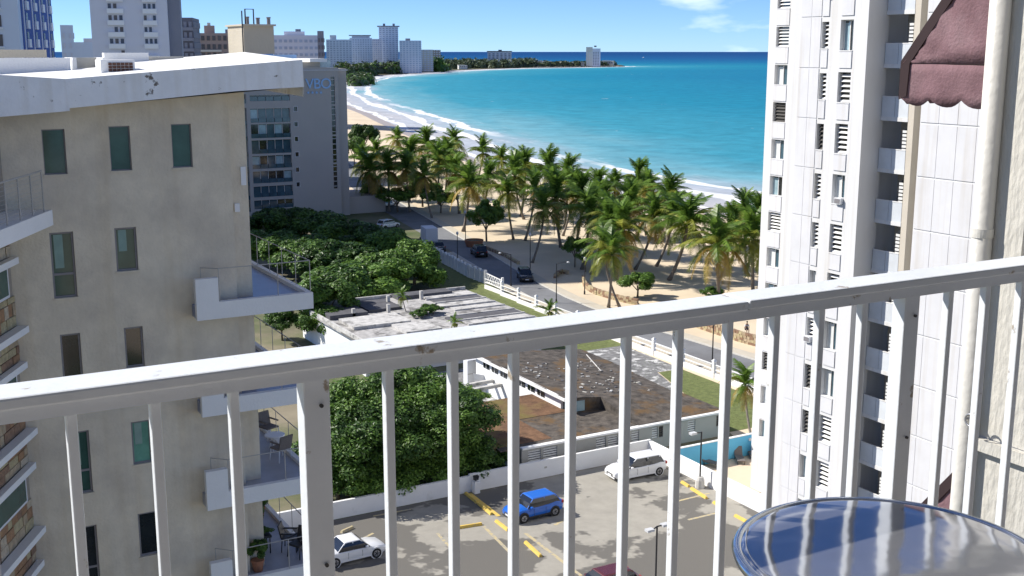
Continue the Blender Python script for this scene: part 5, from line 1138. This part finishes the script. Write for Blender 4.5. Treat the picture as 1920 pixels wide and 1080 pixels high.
PALMS = [(745,262,9.5,'left of the tall twin palms near the hotel',.2),(800,272,9.5,'with drooping golden fronds above the sea grapes',.6),(850,268,10,'standing high against the surf',.2),(705,287,9,'close to the hotel corner',.3),(770,292,9,'in the middle of the hotel-side clump',.4),(855,326,8,'small and low beside the sea grapes',.5),(678,302,8.5,'touching the hotel edge',.2),(728,322,8,'with hanging yellow fronds by the hotel',.9),(822,305,9,'shaded behind the golden palm',.2),
 (905,287,9,'with its crown alone against the surf left of centre',.1),(940,302,9,'second from the left in the surf-side row',.1),(985,318,9,'third in the surf-side row',.1),(915,338,8.5,'with a broad dark crown over the bright bush',.1),(952,362,8,'hanging low over the stone planter',.15),(1030,322,9,'upright and dark against the wash',.1),(1066,333,9,'next to the upright dark palm by the wash',.1),(1002,358,8.5,'with a yellow green crown in mid park',.3),(1042,372,8.5,'in the thick of the park left of the leaning lamp',.3),(1092,372,8.5,'with a bright crown in the centre of the park',.3),(1122,357,8.5,'right of the two wading people',.2),(1152,354,8.5,'with splayed fronds against the wash',.2),(1105,402,8,'low in the centre of the park',.3),(1143,415,8,'behind the leaning roadside palm',.2),(1215,357,8.5,'with a tall spray of fronds right of centre',.3),(1182,388,8,'with golden lower fronds right of centre',.7),(1256,367,8.5,'dark and tall by the two beach walkers',.1),(1226,408,8,'with a pale skirt of dry fronds',.8),(1288,422,8,'shaded and dense near the beach walkers',.1),(1168,432,7.5,'young and low behind the roadside bush',.2),
 (1262,402,8,'between the skirted palm and the beach gap',.3),(1372,430,8,'behind the pair next to the tower',.2),(1345,462,7.5,'with a round yellow green crown left of the tower',.6),(1396,405,8.5,'tallest of the group against the tower',.1),(1422,400,8.5,'half hidden by the tower edge',.1),(1412,448,8,'low against the tower foot',.3),(965,330,8.5,'tucked between the surf-side row and the park',.2),(1075,352,8.5,'in the second row behind the surf line',.2),(880,350,8,'leaning out over the sandy gap',.3),(1200,345,9,'thin and far in the surf row',.1),(1130,385,8,'hemmed in at mid park',.3),(1020,395,8,'with its trunk clear above the shaded sand',.2),(692,322,8,'low and dense right at the hotel wall',.4),(762,318,8.5,'in the second row of the hotel-side clump',.5),(796,332,8,'dark behind the sea grape crowns',.2),(838,296,9,'slim between the golden palm and the high one',.2)]
for i, (px, py_, zc, wd_, dry) in enumerate(PALMS): palm(px, py_, zc, 'coconut palm '+wd_, dry, 1.36*(.80+.36*((i*37) % 10)/10), 32, seed=i)
palm(1148,478,7.3,'leaning roadside coconut palm with a double trunk in front of the park',.25,1.05,28,base=(1141,577),seed=77)
palm(1132,462,7.8,'coconut palm crowding the leaning roadside palm',.3,.95,22,seed=78)
palm(1397,722,4.2,'short bushy fan palm at the foot of the tower beside the blue wall',.6,.62,26,seed=79)
palm(755,556,5.2,'small palm growing out of the ruined roof',.1,.34,14,seed=80); palm(853,604,4.4,'tiny palm sprouting at the front of the ruin',.1,.28,12,seed=81); palm(1030,583,1.6,'small spiky palm by the white fence',.1,.5,14,seed=82); palm(826,772,5.0,'bright young palm rising among the dark tree crowns',.05,.55,14,seed=83)
# broadleaf crowns
def crown_mesh(name, nleaf, leaf, seed, mats, flat=.72, nl=26):
    rnd = random.Random(seed); mb = MB(); lobes = []
    for i in range(nl):
        a = rnd.uniform(0, math.tau); z = rnd.uniform(-.35, 1); r = math.sqrt(max(0, 1-z*z)); k = rnd.uniform(.35,.98)
        lobes.append((Vector((r*math.cos(a)*k, r*math.sin(a)*k, z*flat*k)), rnd.uniform(.17,.44)))
    wts = [q[1]**1.8 for q in lobes]
    for i in range(nleaf):
        c, lr = rnd.choices(lobes, wts)[0]; d = Vector((rnd.gauss(0,1), rnd.gauss(0,1), rnd.gauss(.25,.8))).normalized(); rr = lr*(rnd.random()**.35)
        p = c+Vector((d.x*rr, d.y*rr, d.z*rr*.8)); nrm = (d+Vector((rnd.gauss(0,.5), rnd.gauss(0,.5), .5+rnd.gauss(0,.4)))).normalized()
        a = nrm.orthogonal().normalized(); a.rotate(Matrix.Rotation(rnd.uniform(0,6.28), 3, nrm)); b = nrm.cross(a); s = leaf*rnd.uniform(.6,1.3)
        mb.m = 0 if rnd.random() < .42 else 1 if rnd.random() < .75 else 2
        mb.quad(p-a*s, p-b*s*.55+nrm*s*.12, p+a*s, p+b*s*.55+nrm*s*.12)
    o = mb.build(name, mats); me = o.data; bpy.data.objects.remove(o); return me
CR = [crown_mesh('crown', 13000, .058, s, ['leaf_dark','leaf_mid','leaf_bright']) for s in (1,2,3)]
CRN = [crown_mesh('crown', 17000, .043, s, ['leaf_dark','leaf_mid','leaf_bright'], nl=40) for s in (4,5)]
CRB = [crown_mesh('crown', 4500, .09, s, ['leaf_mid','leaf_bright','leaf_bright']) for s in (6,7)]
def btrunk(h, seed):
    rnd = random.Random(seed); mb = MB(); mb.tube([(0,0,0),(.1,.05,h*.5),(0,.1,h*.8)], [.22,.17,.12], 8)
    for i in range(4): a = i*1.6+rnd.random(); mb.tube([(0.05,.05,h*.45),(1.0*math.cos(a),1.0*math.sin(a),h*.8),(1.9*math.cos(a),1.9*math.sin(a),h*1.15)], [.12,.08,.03], 6)
    o = mb.build('trunk', 'bark', smooth=True); me = o.data; bpy.data.objects.remove(o); return me
BT = [btrunk(3.0, 1), btrunk(3.0, 2)]
def tree(px, py_, zc, r, label, pool, seed, group, h=None, name='broadleaf_tree'):
    c = G(px, py_, zc)
    if group and 'car park wall' in group: c.y = max(c.y, 73.5+r*.95)
    t = thing(name, label, 'tree' if name != 'shrub' else 'bush', (c.x, c.y, .01), seed*1.7, group); s = zc/3.0
    link('trunk', BT[seed % 2], t, (0,0,0), (0,0,0), (max(.5, r/4), max(.5, r/4), s)); link('crown', pool[seed % len(pool)], t, (0,0,zc), (0,0,seed*2.1), (r, r, (h or r*.85)))
mass = [(505,418,'topmost sunlit corner'),(552,412,'left top'),(600,428,'upper middle'),(648,440,'upper right'),(697,448,'shaded right top'),(742,462,'far right top beside the truck'),(520,462,'left flank behind the balcony rail'),(572,474,'centre left'),(622,484,'centre'),(672,494,'centre right'),(722,505,'right flank'),(772,506,'right end by the white wall'),(700,528,'front edge above the ruin'),(642,530,'front edge left of the ruin'),(790,488,'small end piece against the fence')]
for i, (px, py_, wd_) in enumerate(mass): tree(px-(14 if px > 715 else 0), py_+6, 3.0, 5.4 if px < 715 else 4.5, 'dense dark broadleaf tree in the grove before the hotel, '+wd_, CR, i, 'grove in front of the hotel', 3.8)
for i, (px, py_, zc, r, wd_) in enumerate([(605,560,4.5,3.9,'tall one right of the upper corner balcony'),(612,605,2.5,3.2,'lower one right of the upper corner balcony'),(528,600,2.4,2.2,'small one seen under the upper corner balcony')]): tree(px, py_, zc, r, 'dark leafy tree behind the tan building, '+wd_, CR, i+3, 'trees behind the tan building')
for i, (px, py_, zc, r, wd_) in enumerate([(672,770,5,3.6,'upper left crown'),(742,742,5.5,3.8,'top crown under the rail'),(812,765,5,3.4,'upper right crown'),(872,800,4.6,3.2,'right crown beside the brown roof'),(655,850,3.4,3.4,'lower left crown behind the thick post'),(735,840,3.8,3.8,'lower middle crown'),(815,850,3.6,3.5,'lower right crown above the wall'),(880,860,2.8,2.7,'lowest right crown at the wall')]): tree(px, py_, zc, r, 'large dark tree behind the car park wall, '+wd_, CRN, i, 'large trees behind the car park wall')
for i, (px, py_, zc, r, wd_) in enumerate([(700,362,3.2,3.6,'nearest the hotel'),(745,368,3.2,4.0,'in the middle of the row'),(792,356,3.6,4.2,'tallest of the row'),(826,372,3.0,3.4,'at the right end of the row'),(768,340,4.4,3.6,'rear one of the row')]): tree(px, py_, zc, r, 'layered sea grape tree below the hotel palms, '+wd_, CRB, i, 'sea grapes below the hotel palms', 2.2)
tree(684,255,5.5,4.6,'dark round casuarina against the beach beside the hotel',CR,1,None,5.2)
tree(664,280,5,3.5,'dark tree squeezed between hotel edge and beach',CR,2,None,4.2)
tree(912,405,4.4,3.3,'bright round bush tree above the terracotta planter',CRB,1,None,3.6); tree(1078,462,3.2,2.0,'thin bright tree beside the shaded sand',CRB,0,None,1.8); tree(1098,480,2.4,1.5,'low bright bush left of the leaning palm',CRB,1,None)
tree(1196,530,2.0,2.6,'leafy bush inside the stone planter by the leaning palm',CR,0,None,1.7,'shrub'); tree(1336,548,.9,1.6,'low bush at the edge of the park below the tower palms',CRB,1,None,1.0,'shrub')
tree(805,580,4.0,1.3,'green shrub growing on the ruined roof',CRB,0,None,.7,'shrub'); tree(785,588,3.9,1.0,'smaller shrub beside it on the ruined roof edge',CRB,1,None,.6,'shrub'); tree(872,568,.9,1.2,'weedy shrub inside the lattice gate',CR,1,None,.8,'shrub'); tree(888,745,1.2,1.3,'bright scrub by the timber beams',CRB,0,None,.8,'shrub')
for i, (px, py_, wd_) in enumerate([(648,915,'at the left end'),(715,900,'left of centre'),(782,888,'in the centre'),(848,876,'right of centre'),(905,866,'at the right end'),(690,868,'second row left'),(770,858,'second row right')]): tree(px, py_, 1.5, 2.9, 'dark undergrowth bush behind the car park wall, '+wd_, CRN, i, 'undergrowth behind the car park wall', 2.4, 'shrub')
# far shore woods: one mass each
def wood(name, label, blobs, leaf, per, m, seed):
    rnd = random.Random(seed); mb = MB()
    for c, r, h in blobs:
        for i in range(per):
            d = Vector((rnd.gauss(0,1), rnd.gauss(0,1), rnd.gauss(0,1))).normalized(); p = c+Vector((d.x*r, d.y*r, abs(d.z)*h))*rnd.uniform(.75,1.05)
            n = (d+Vector((0,0,.5))).normalized(); a = n.orthogonal().normalized(); a.rotate(Matrix.Rotation(rnd.uniform(0,6.28), 3, n)); b = n.cross(a); s = leaf*rnd.uniform(.6,1.4); mb.m = rnd.randrange(2)
            mb.quad(p-a*s, p-b*s*.7, p+a*s, p+b*s*.7)
    return tag(mb.build(name, m), label, 'woods', kind='stuff')
rnd = random.Random(3)
bl = []
for i in range(70):
    px = rnd.uniform(640,800); b = 146-(px-640)*.075; p = G(px, b-rnd.uniform(.8,4.5), 0); bl.append((p, rnd.uniform(9,15), rnd.uniform(10,19)))
wood('bay_woods', 'dark palms and trees at the foot of the bay towers', bl, 2.6, 150, ['leaf_dark','leaf_far'], 1)
bl = []
for i in range(22): px = rnd.uniform(796,832); p = G(px, rnd.uniform(127,134.5), 0); bl.append((p, rnd.uniform(10,17), (26 if 806 < px < 824 else 14)*rnd.uniform(.8,1.1)))
wood('dark_shore_clump', 'dark tree clump at the bend of the bay', bl, 2.8, 150, ['leaf_dark','leaf_dark'], 2)
bl = []
for i in range(120):
    t = rnd.random(); px = 822+t*180; p = G(px, (132-t*5.0)-rnd.uniform(1.2,9-4*t), 0); bl.append((p, rnd.uniform(12,22), rnd.uniform(10,19)))
for i in range(75):
    t = rnd.random(); px = 1000+t*150; p = G(px, (126.2-t*1.6)-rnd.uniform(1.0,4.2-1.5*t), 0); bl.append((p, rnd.uniform(8,14), rnd.uniform(6,11)))
wood('headland_woods', 'grey green woods covering the low headland', bl, 3.0, 120, ['leaf_far','leaf_far'], 3)
bl = []
for i in range(60): px = rnd.uniform(655,690); p = G(px, rnd.uniform(148,160), 0); bl.append((p, rnd.uniform(6,10), rnd.uniform(6,10)))
wood('bay_palms', 'dark palms where the beach meets the hotel edge', bl[:40], 2.0, 100, ['leaf_dark','leaf_far'], 4)
# weeds and litter tufts on verge: uncountable
rnd = random.Random(12); mb = MB()
for i in range(5000):
    x_, y_ = (rnd.uniform(60,71.3), rnd.uniform(74.8,98)) if i % 2 else (rnd.uniform(64,74), rnd.uniform(105,150)); s = rnd.uniform(.02,.06); a = rnd.uniform(0,6.28)
    if x_ > 71.9 or (i % 2 and x_ < 61+(y_-74)*.22): continue
    mb.tri((x_-s*.4*math.cos(a), y_-s*.4*math.sin(a), .018), (x_+s*.4*math.cos(a), y_+s*.4*math.sin(a), .018), (x_+rnd.uniform(-.08,.08), y_+rnd.uniform(-.08,.08), .018+s*1.6))
tag(mb.build('grass_tufts', 'leaf_mid'), 'grass blades on the lawn and verge', 'grass', kind='stuff')
# ================================================================ PEOPLE
def skin_obj(name, verts, edges, rad, m, parent, root=0):
    me = bpy.data.meshes.new(name); me.from_pydata(verts, edges, []); me.materials.append(M[m]); o = bpy.data.objects.new(name, me); COL.objects.link(o); o.parent = parent
    sk = o.modifiers.new('skin', 'SKIN'); sk.use_smooth_shade = True
    for i, r in enumerate(rad): me.skin_vertices[0].data[i].radius = (r, r); me.skin_vertices[0].data[i].use_root = (i == root)
    o.modifiers.new('sub', 'SUBSURF').levels = 1; o.modifiers['sub'].render_levels = 1; return o
def person(p, rz_, label, top, bottom, stride=.15, sit=False, sc=1.0):
    t = thing('person', label, 'person', p, rz_); t.scale = (sc,)*3
    if not sit:
        v = [(0,0,.94),(0,0,1.15),(0,0,1.38),(0,.01,1.50),(0,.02,1.60),(0,.02,1.72), (-.10,0,.90),(-.11,stride,.50),(-.11,stride*.9,.07),(-.11,stride+.14,.04), (.10,0,.90),(.11,-stride*.3,.50),(.11,-stride*1.3,.09),(.11,-stride+.10,.04), (-.19,0,1.36),(-.25,-stride*.5,1.10),(-.26,stride*.3,.86),(.19,0,1.36),(.25,stride*.5,1.10),(.26,stride,.88)]
    else:
        v = [(0,0,.50),(0,.02,.72),(0,.06,.95),(0,.08,1.07),(0,.10,1.16),(0,.11,1.28), (-.10,.02,.48),(-.12,.42,.50),(-.12,.45,.10),(-.12,.58,.05), (.10,.02,.48),(.12,.42,.50),(.12,.45,.10),(.12,.58,.05), (-.19,.06,.93),(-.25,.10,.70),(-.18,.32,.58),(.19,.06,.93),(.25,.10,.70),(.18,.32,.58)]
    e = [(0,1),(1,2),(2,3),(3,4),(4,5),(0,6),(6,7),(7,8),(8,9),(0,10),(10,11),(11,12),(12,13),(2,14),(14,15),(15,16),(2,17),(17,18),(18,19)]
    r = [.14,.13,.15,.055,.085,.075,.095,.065,.042,.035,.095,.065,.042,.035,.062,.045,.032,.062,.045,.032]
    skin_obj('body', v, e, r, 'skin', t)
    skin_obj('shirt', [v[1],v[2],v[14],v[15],v[17],v[18]], [(0,1),(1,2),(2,3),(1,4),(4,5)], [.155,.17,.08,.062,.08,.062], top, t)
    skin_obj('shorts', [v[0],v[6],v[7],v[10],v[11]], [(0,1),(1,2),(0,3),(3,4)], [.165,.115,.085,.115,.085], bottom, t)
    hv = Vector(v[5]); MB().loft([[(hv.x+.10*math.sin(a)*math.cos(i*math.tau/10), hv.y-.015+.11*math.sin(a)*math.sin(i*math.tau/10), hv.z+.02-.09*math.cos(a)) for i in range(10)] for a in (1.3,1.9,2.5,3.0)]).build('hair', 'hair', t, smooth=True)
person(G(1299,391)+Vector((0,0,-.55)), R_(30), 'person in dark clothes walking left of the pair at the water edge', 'cloth_dark', 'cloth_dark')
person(G(1305,391)+Vector((0,0,-.55)), R_(30), 'taller person in dark clothes right of the pair at the water edge', 'cloth_dark', 'cloth_dark', sc=1.08)
person(G(1100,342,-.8)+Vector((0,0,-.25)), R_(90), 'person wading in the wash above the central palms', 'cloth_dark', 'cloth_dark'); person(G(1173,345,-.8)+Vector((0,0,-.25)), R_(-60), 'person wading in the wash right of the central palms', 'cloth_dark', 'cloth_dark')
q = G(1401,640); person((q.x, q.y+.2, .95), R_(160), 'person in a white shirt sitting on the brown stone wall', 'cloth_white', 'cloth_dark', sit=True)
# ================================================================ FURNITURE ON THE TAN BUILDING'S BALCONIES
def fz(k): return ztop_b-FLH*k-.12+.004
ztop_b = onY(540,553,33.35).z
def bchair(px, py_, k, rz_, label, m='wicker'):
    p = G(px, py_, fz(k)); t = thing('balcony_chair', label, 'chair', p, rz_, 'chairs on the balconies')
    boxo('seat', m, t, -.25,.25,-.25,.25,.40,.46, .02); MB().hexa([(-.25,.22,.46),(.25,.22,.46),(.25,.26,.46),(-.25,.26,.46),(-.25,.32,.9),(.25,.32,.9),(.25,.36,.9),(-.25,.36,.9)]).build('backrest', m, t)
    for s in (-.25, .25):
        boxo('armrest', m, t, s-.025, s+.025, -.2, .25, .62, .66)
        for y_ in (-.22,.22): MB().tube([(s*1.05,y_*1.1,0),(s*.9,y_,.42)], .018, 6).build('leg', 'plastic_white' if m == 'wicker' else m, t)
bchair(505,822,2,R_(20),'grey wicker chair at the back of the middle balcony'); bchair(527,862,2,R_(200),'grey wicker chair at the front of the middle balcony')
p = G(516,842,fz(2)); t = thing('balcony_table', 'small white round table between two wicker chairs on the balcony', 'table', p); MB().tube([(0,0,.48),(0,0,.52)], .34, 20).build('table_top', 'plastic_white', t); 
for i in range(3): a = i*2.1; MB().tube([(.25*math.cos(a),.25*math.sin(a),0),(.12*math.cos(a),.12*math.sin(a),.48)], .018, 6).build('leg', 'plastic_white', t)
bchair(560,1042,3,R_(-60),'dark metal chair at the outer edge of the lower balcony','dark_metal'); bchair(545,1030,3,R_(60),'dark metal chair beside the other on the lower balcony','dark_metal')
t = thing('plant_stand', 'dark metal plant stand with a leafy tray on the lower balcony', 'plant stand', G(487,1036,fz(3))); boxo('tray', 'dark_metal', t, -.45,.35,-.25,.25,.55,.62)
for sx in (-.4,.3):
    for sy in (-.2,.2): MB().tube([(sx,sy,0),(sx,sy,.55)], .02, 6).build('leg', 'dark_metal', t)
link('foliage', CRB[0], t, (-.05,0,.72), (0,0,0), (.42,.3,.2))
def pot(px, py_, k, label, s, pool=CR):
    t = thing('potted_plant', label, 'plant', G(px, py_, fz(k)), 0, 'plants on the lower balcony'); MB().loft([[(r*s*math.cos(i*math.tau/12), r*s*math.sin(i*math.tau/12), z_q*s) for i in range(12)] for r, z_q in ((.16,0),(.22,.36),(.24,.36),(.24,.42),(.2,.42))]).build('pot', 'terracotta', t); link('foliage', pool[0], t, (0,0,.75*s), (0,0,px), (.4*s,.4*s,.5*s))
pot(482,978,3,'tall dark plant against the wall at the back of the lower balcony',1.3); pot(484,1070,3,'terracotta potted plant at the front of the lower balcony',.9); pot(478,1000,3,'bushy potted plant behind the plant stand',1.0)
# small boat out on the water
bo = thing('motor_boat', 'tiny white motor boat far out on the blue water', 'boat', G(1207,108.3,SEA_Z), R_(20)); MB().loft([[(x_,-w_,.9),(x_,-w_*.7,-.2),(x_,w_*.7,-.2),(x_,w_,.9)] for x_, w_ in ((-9,2.4),(-2,2.6),(5,2.0),(10,.2))]).build('hull', 'plastic_white', bo); MB().hexa([(-5,-1.6,.9),(2,-1.5,.9),(2,1.5,.9),(-5,1.6,.9),(-4.5,-1.4,3.2),(.5,-1.2,3.2),(.5,1.2,3.2),(-4.5,1.4,3.2)]).build('cabin', 'plastic_white', bo)
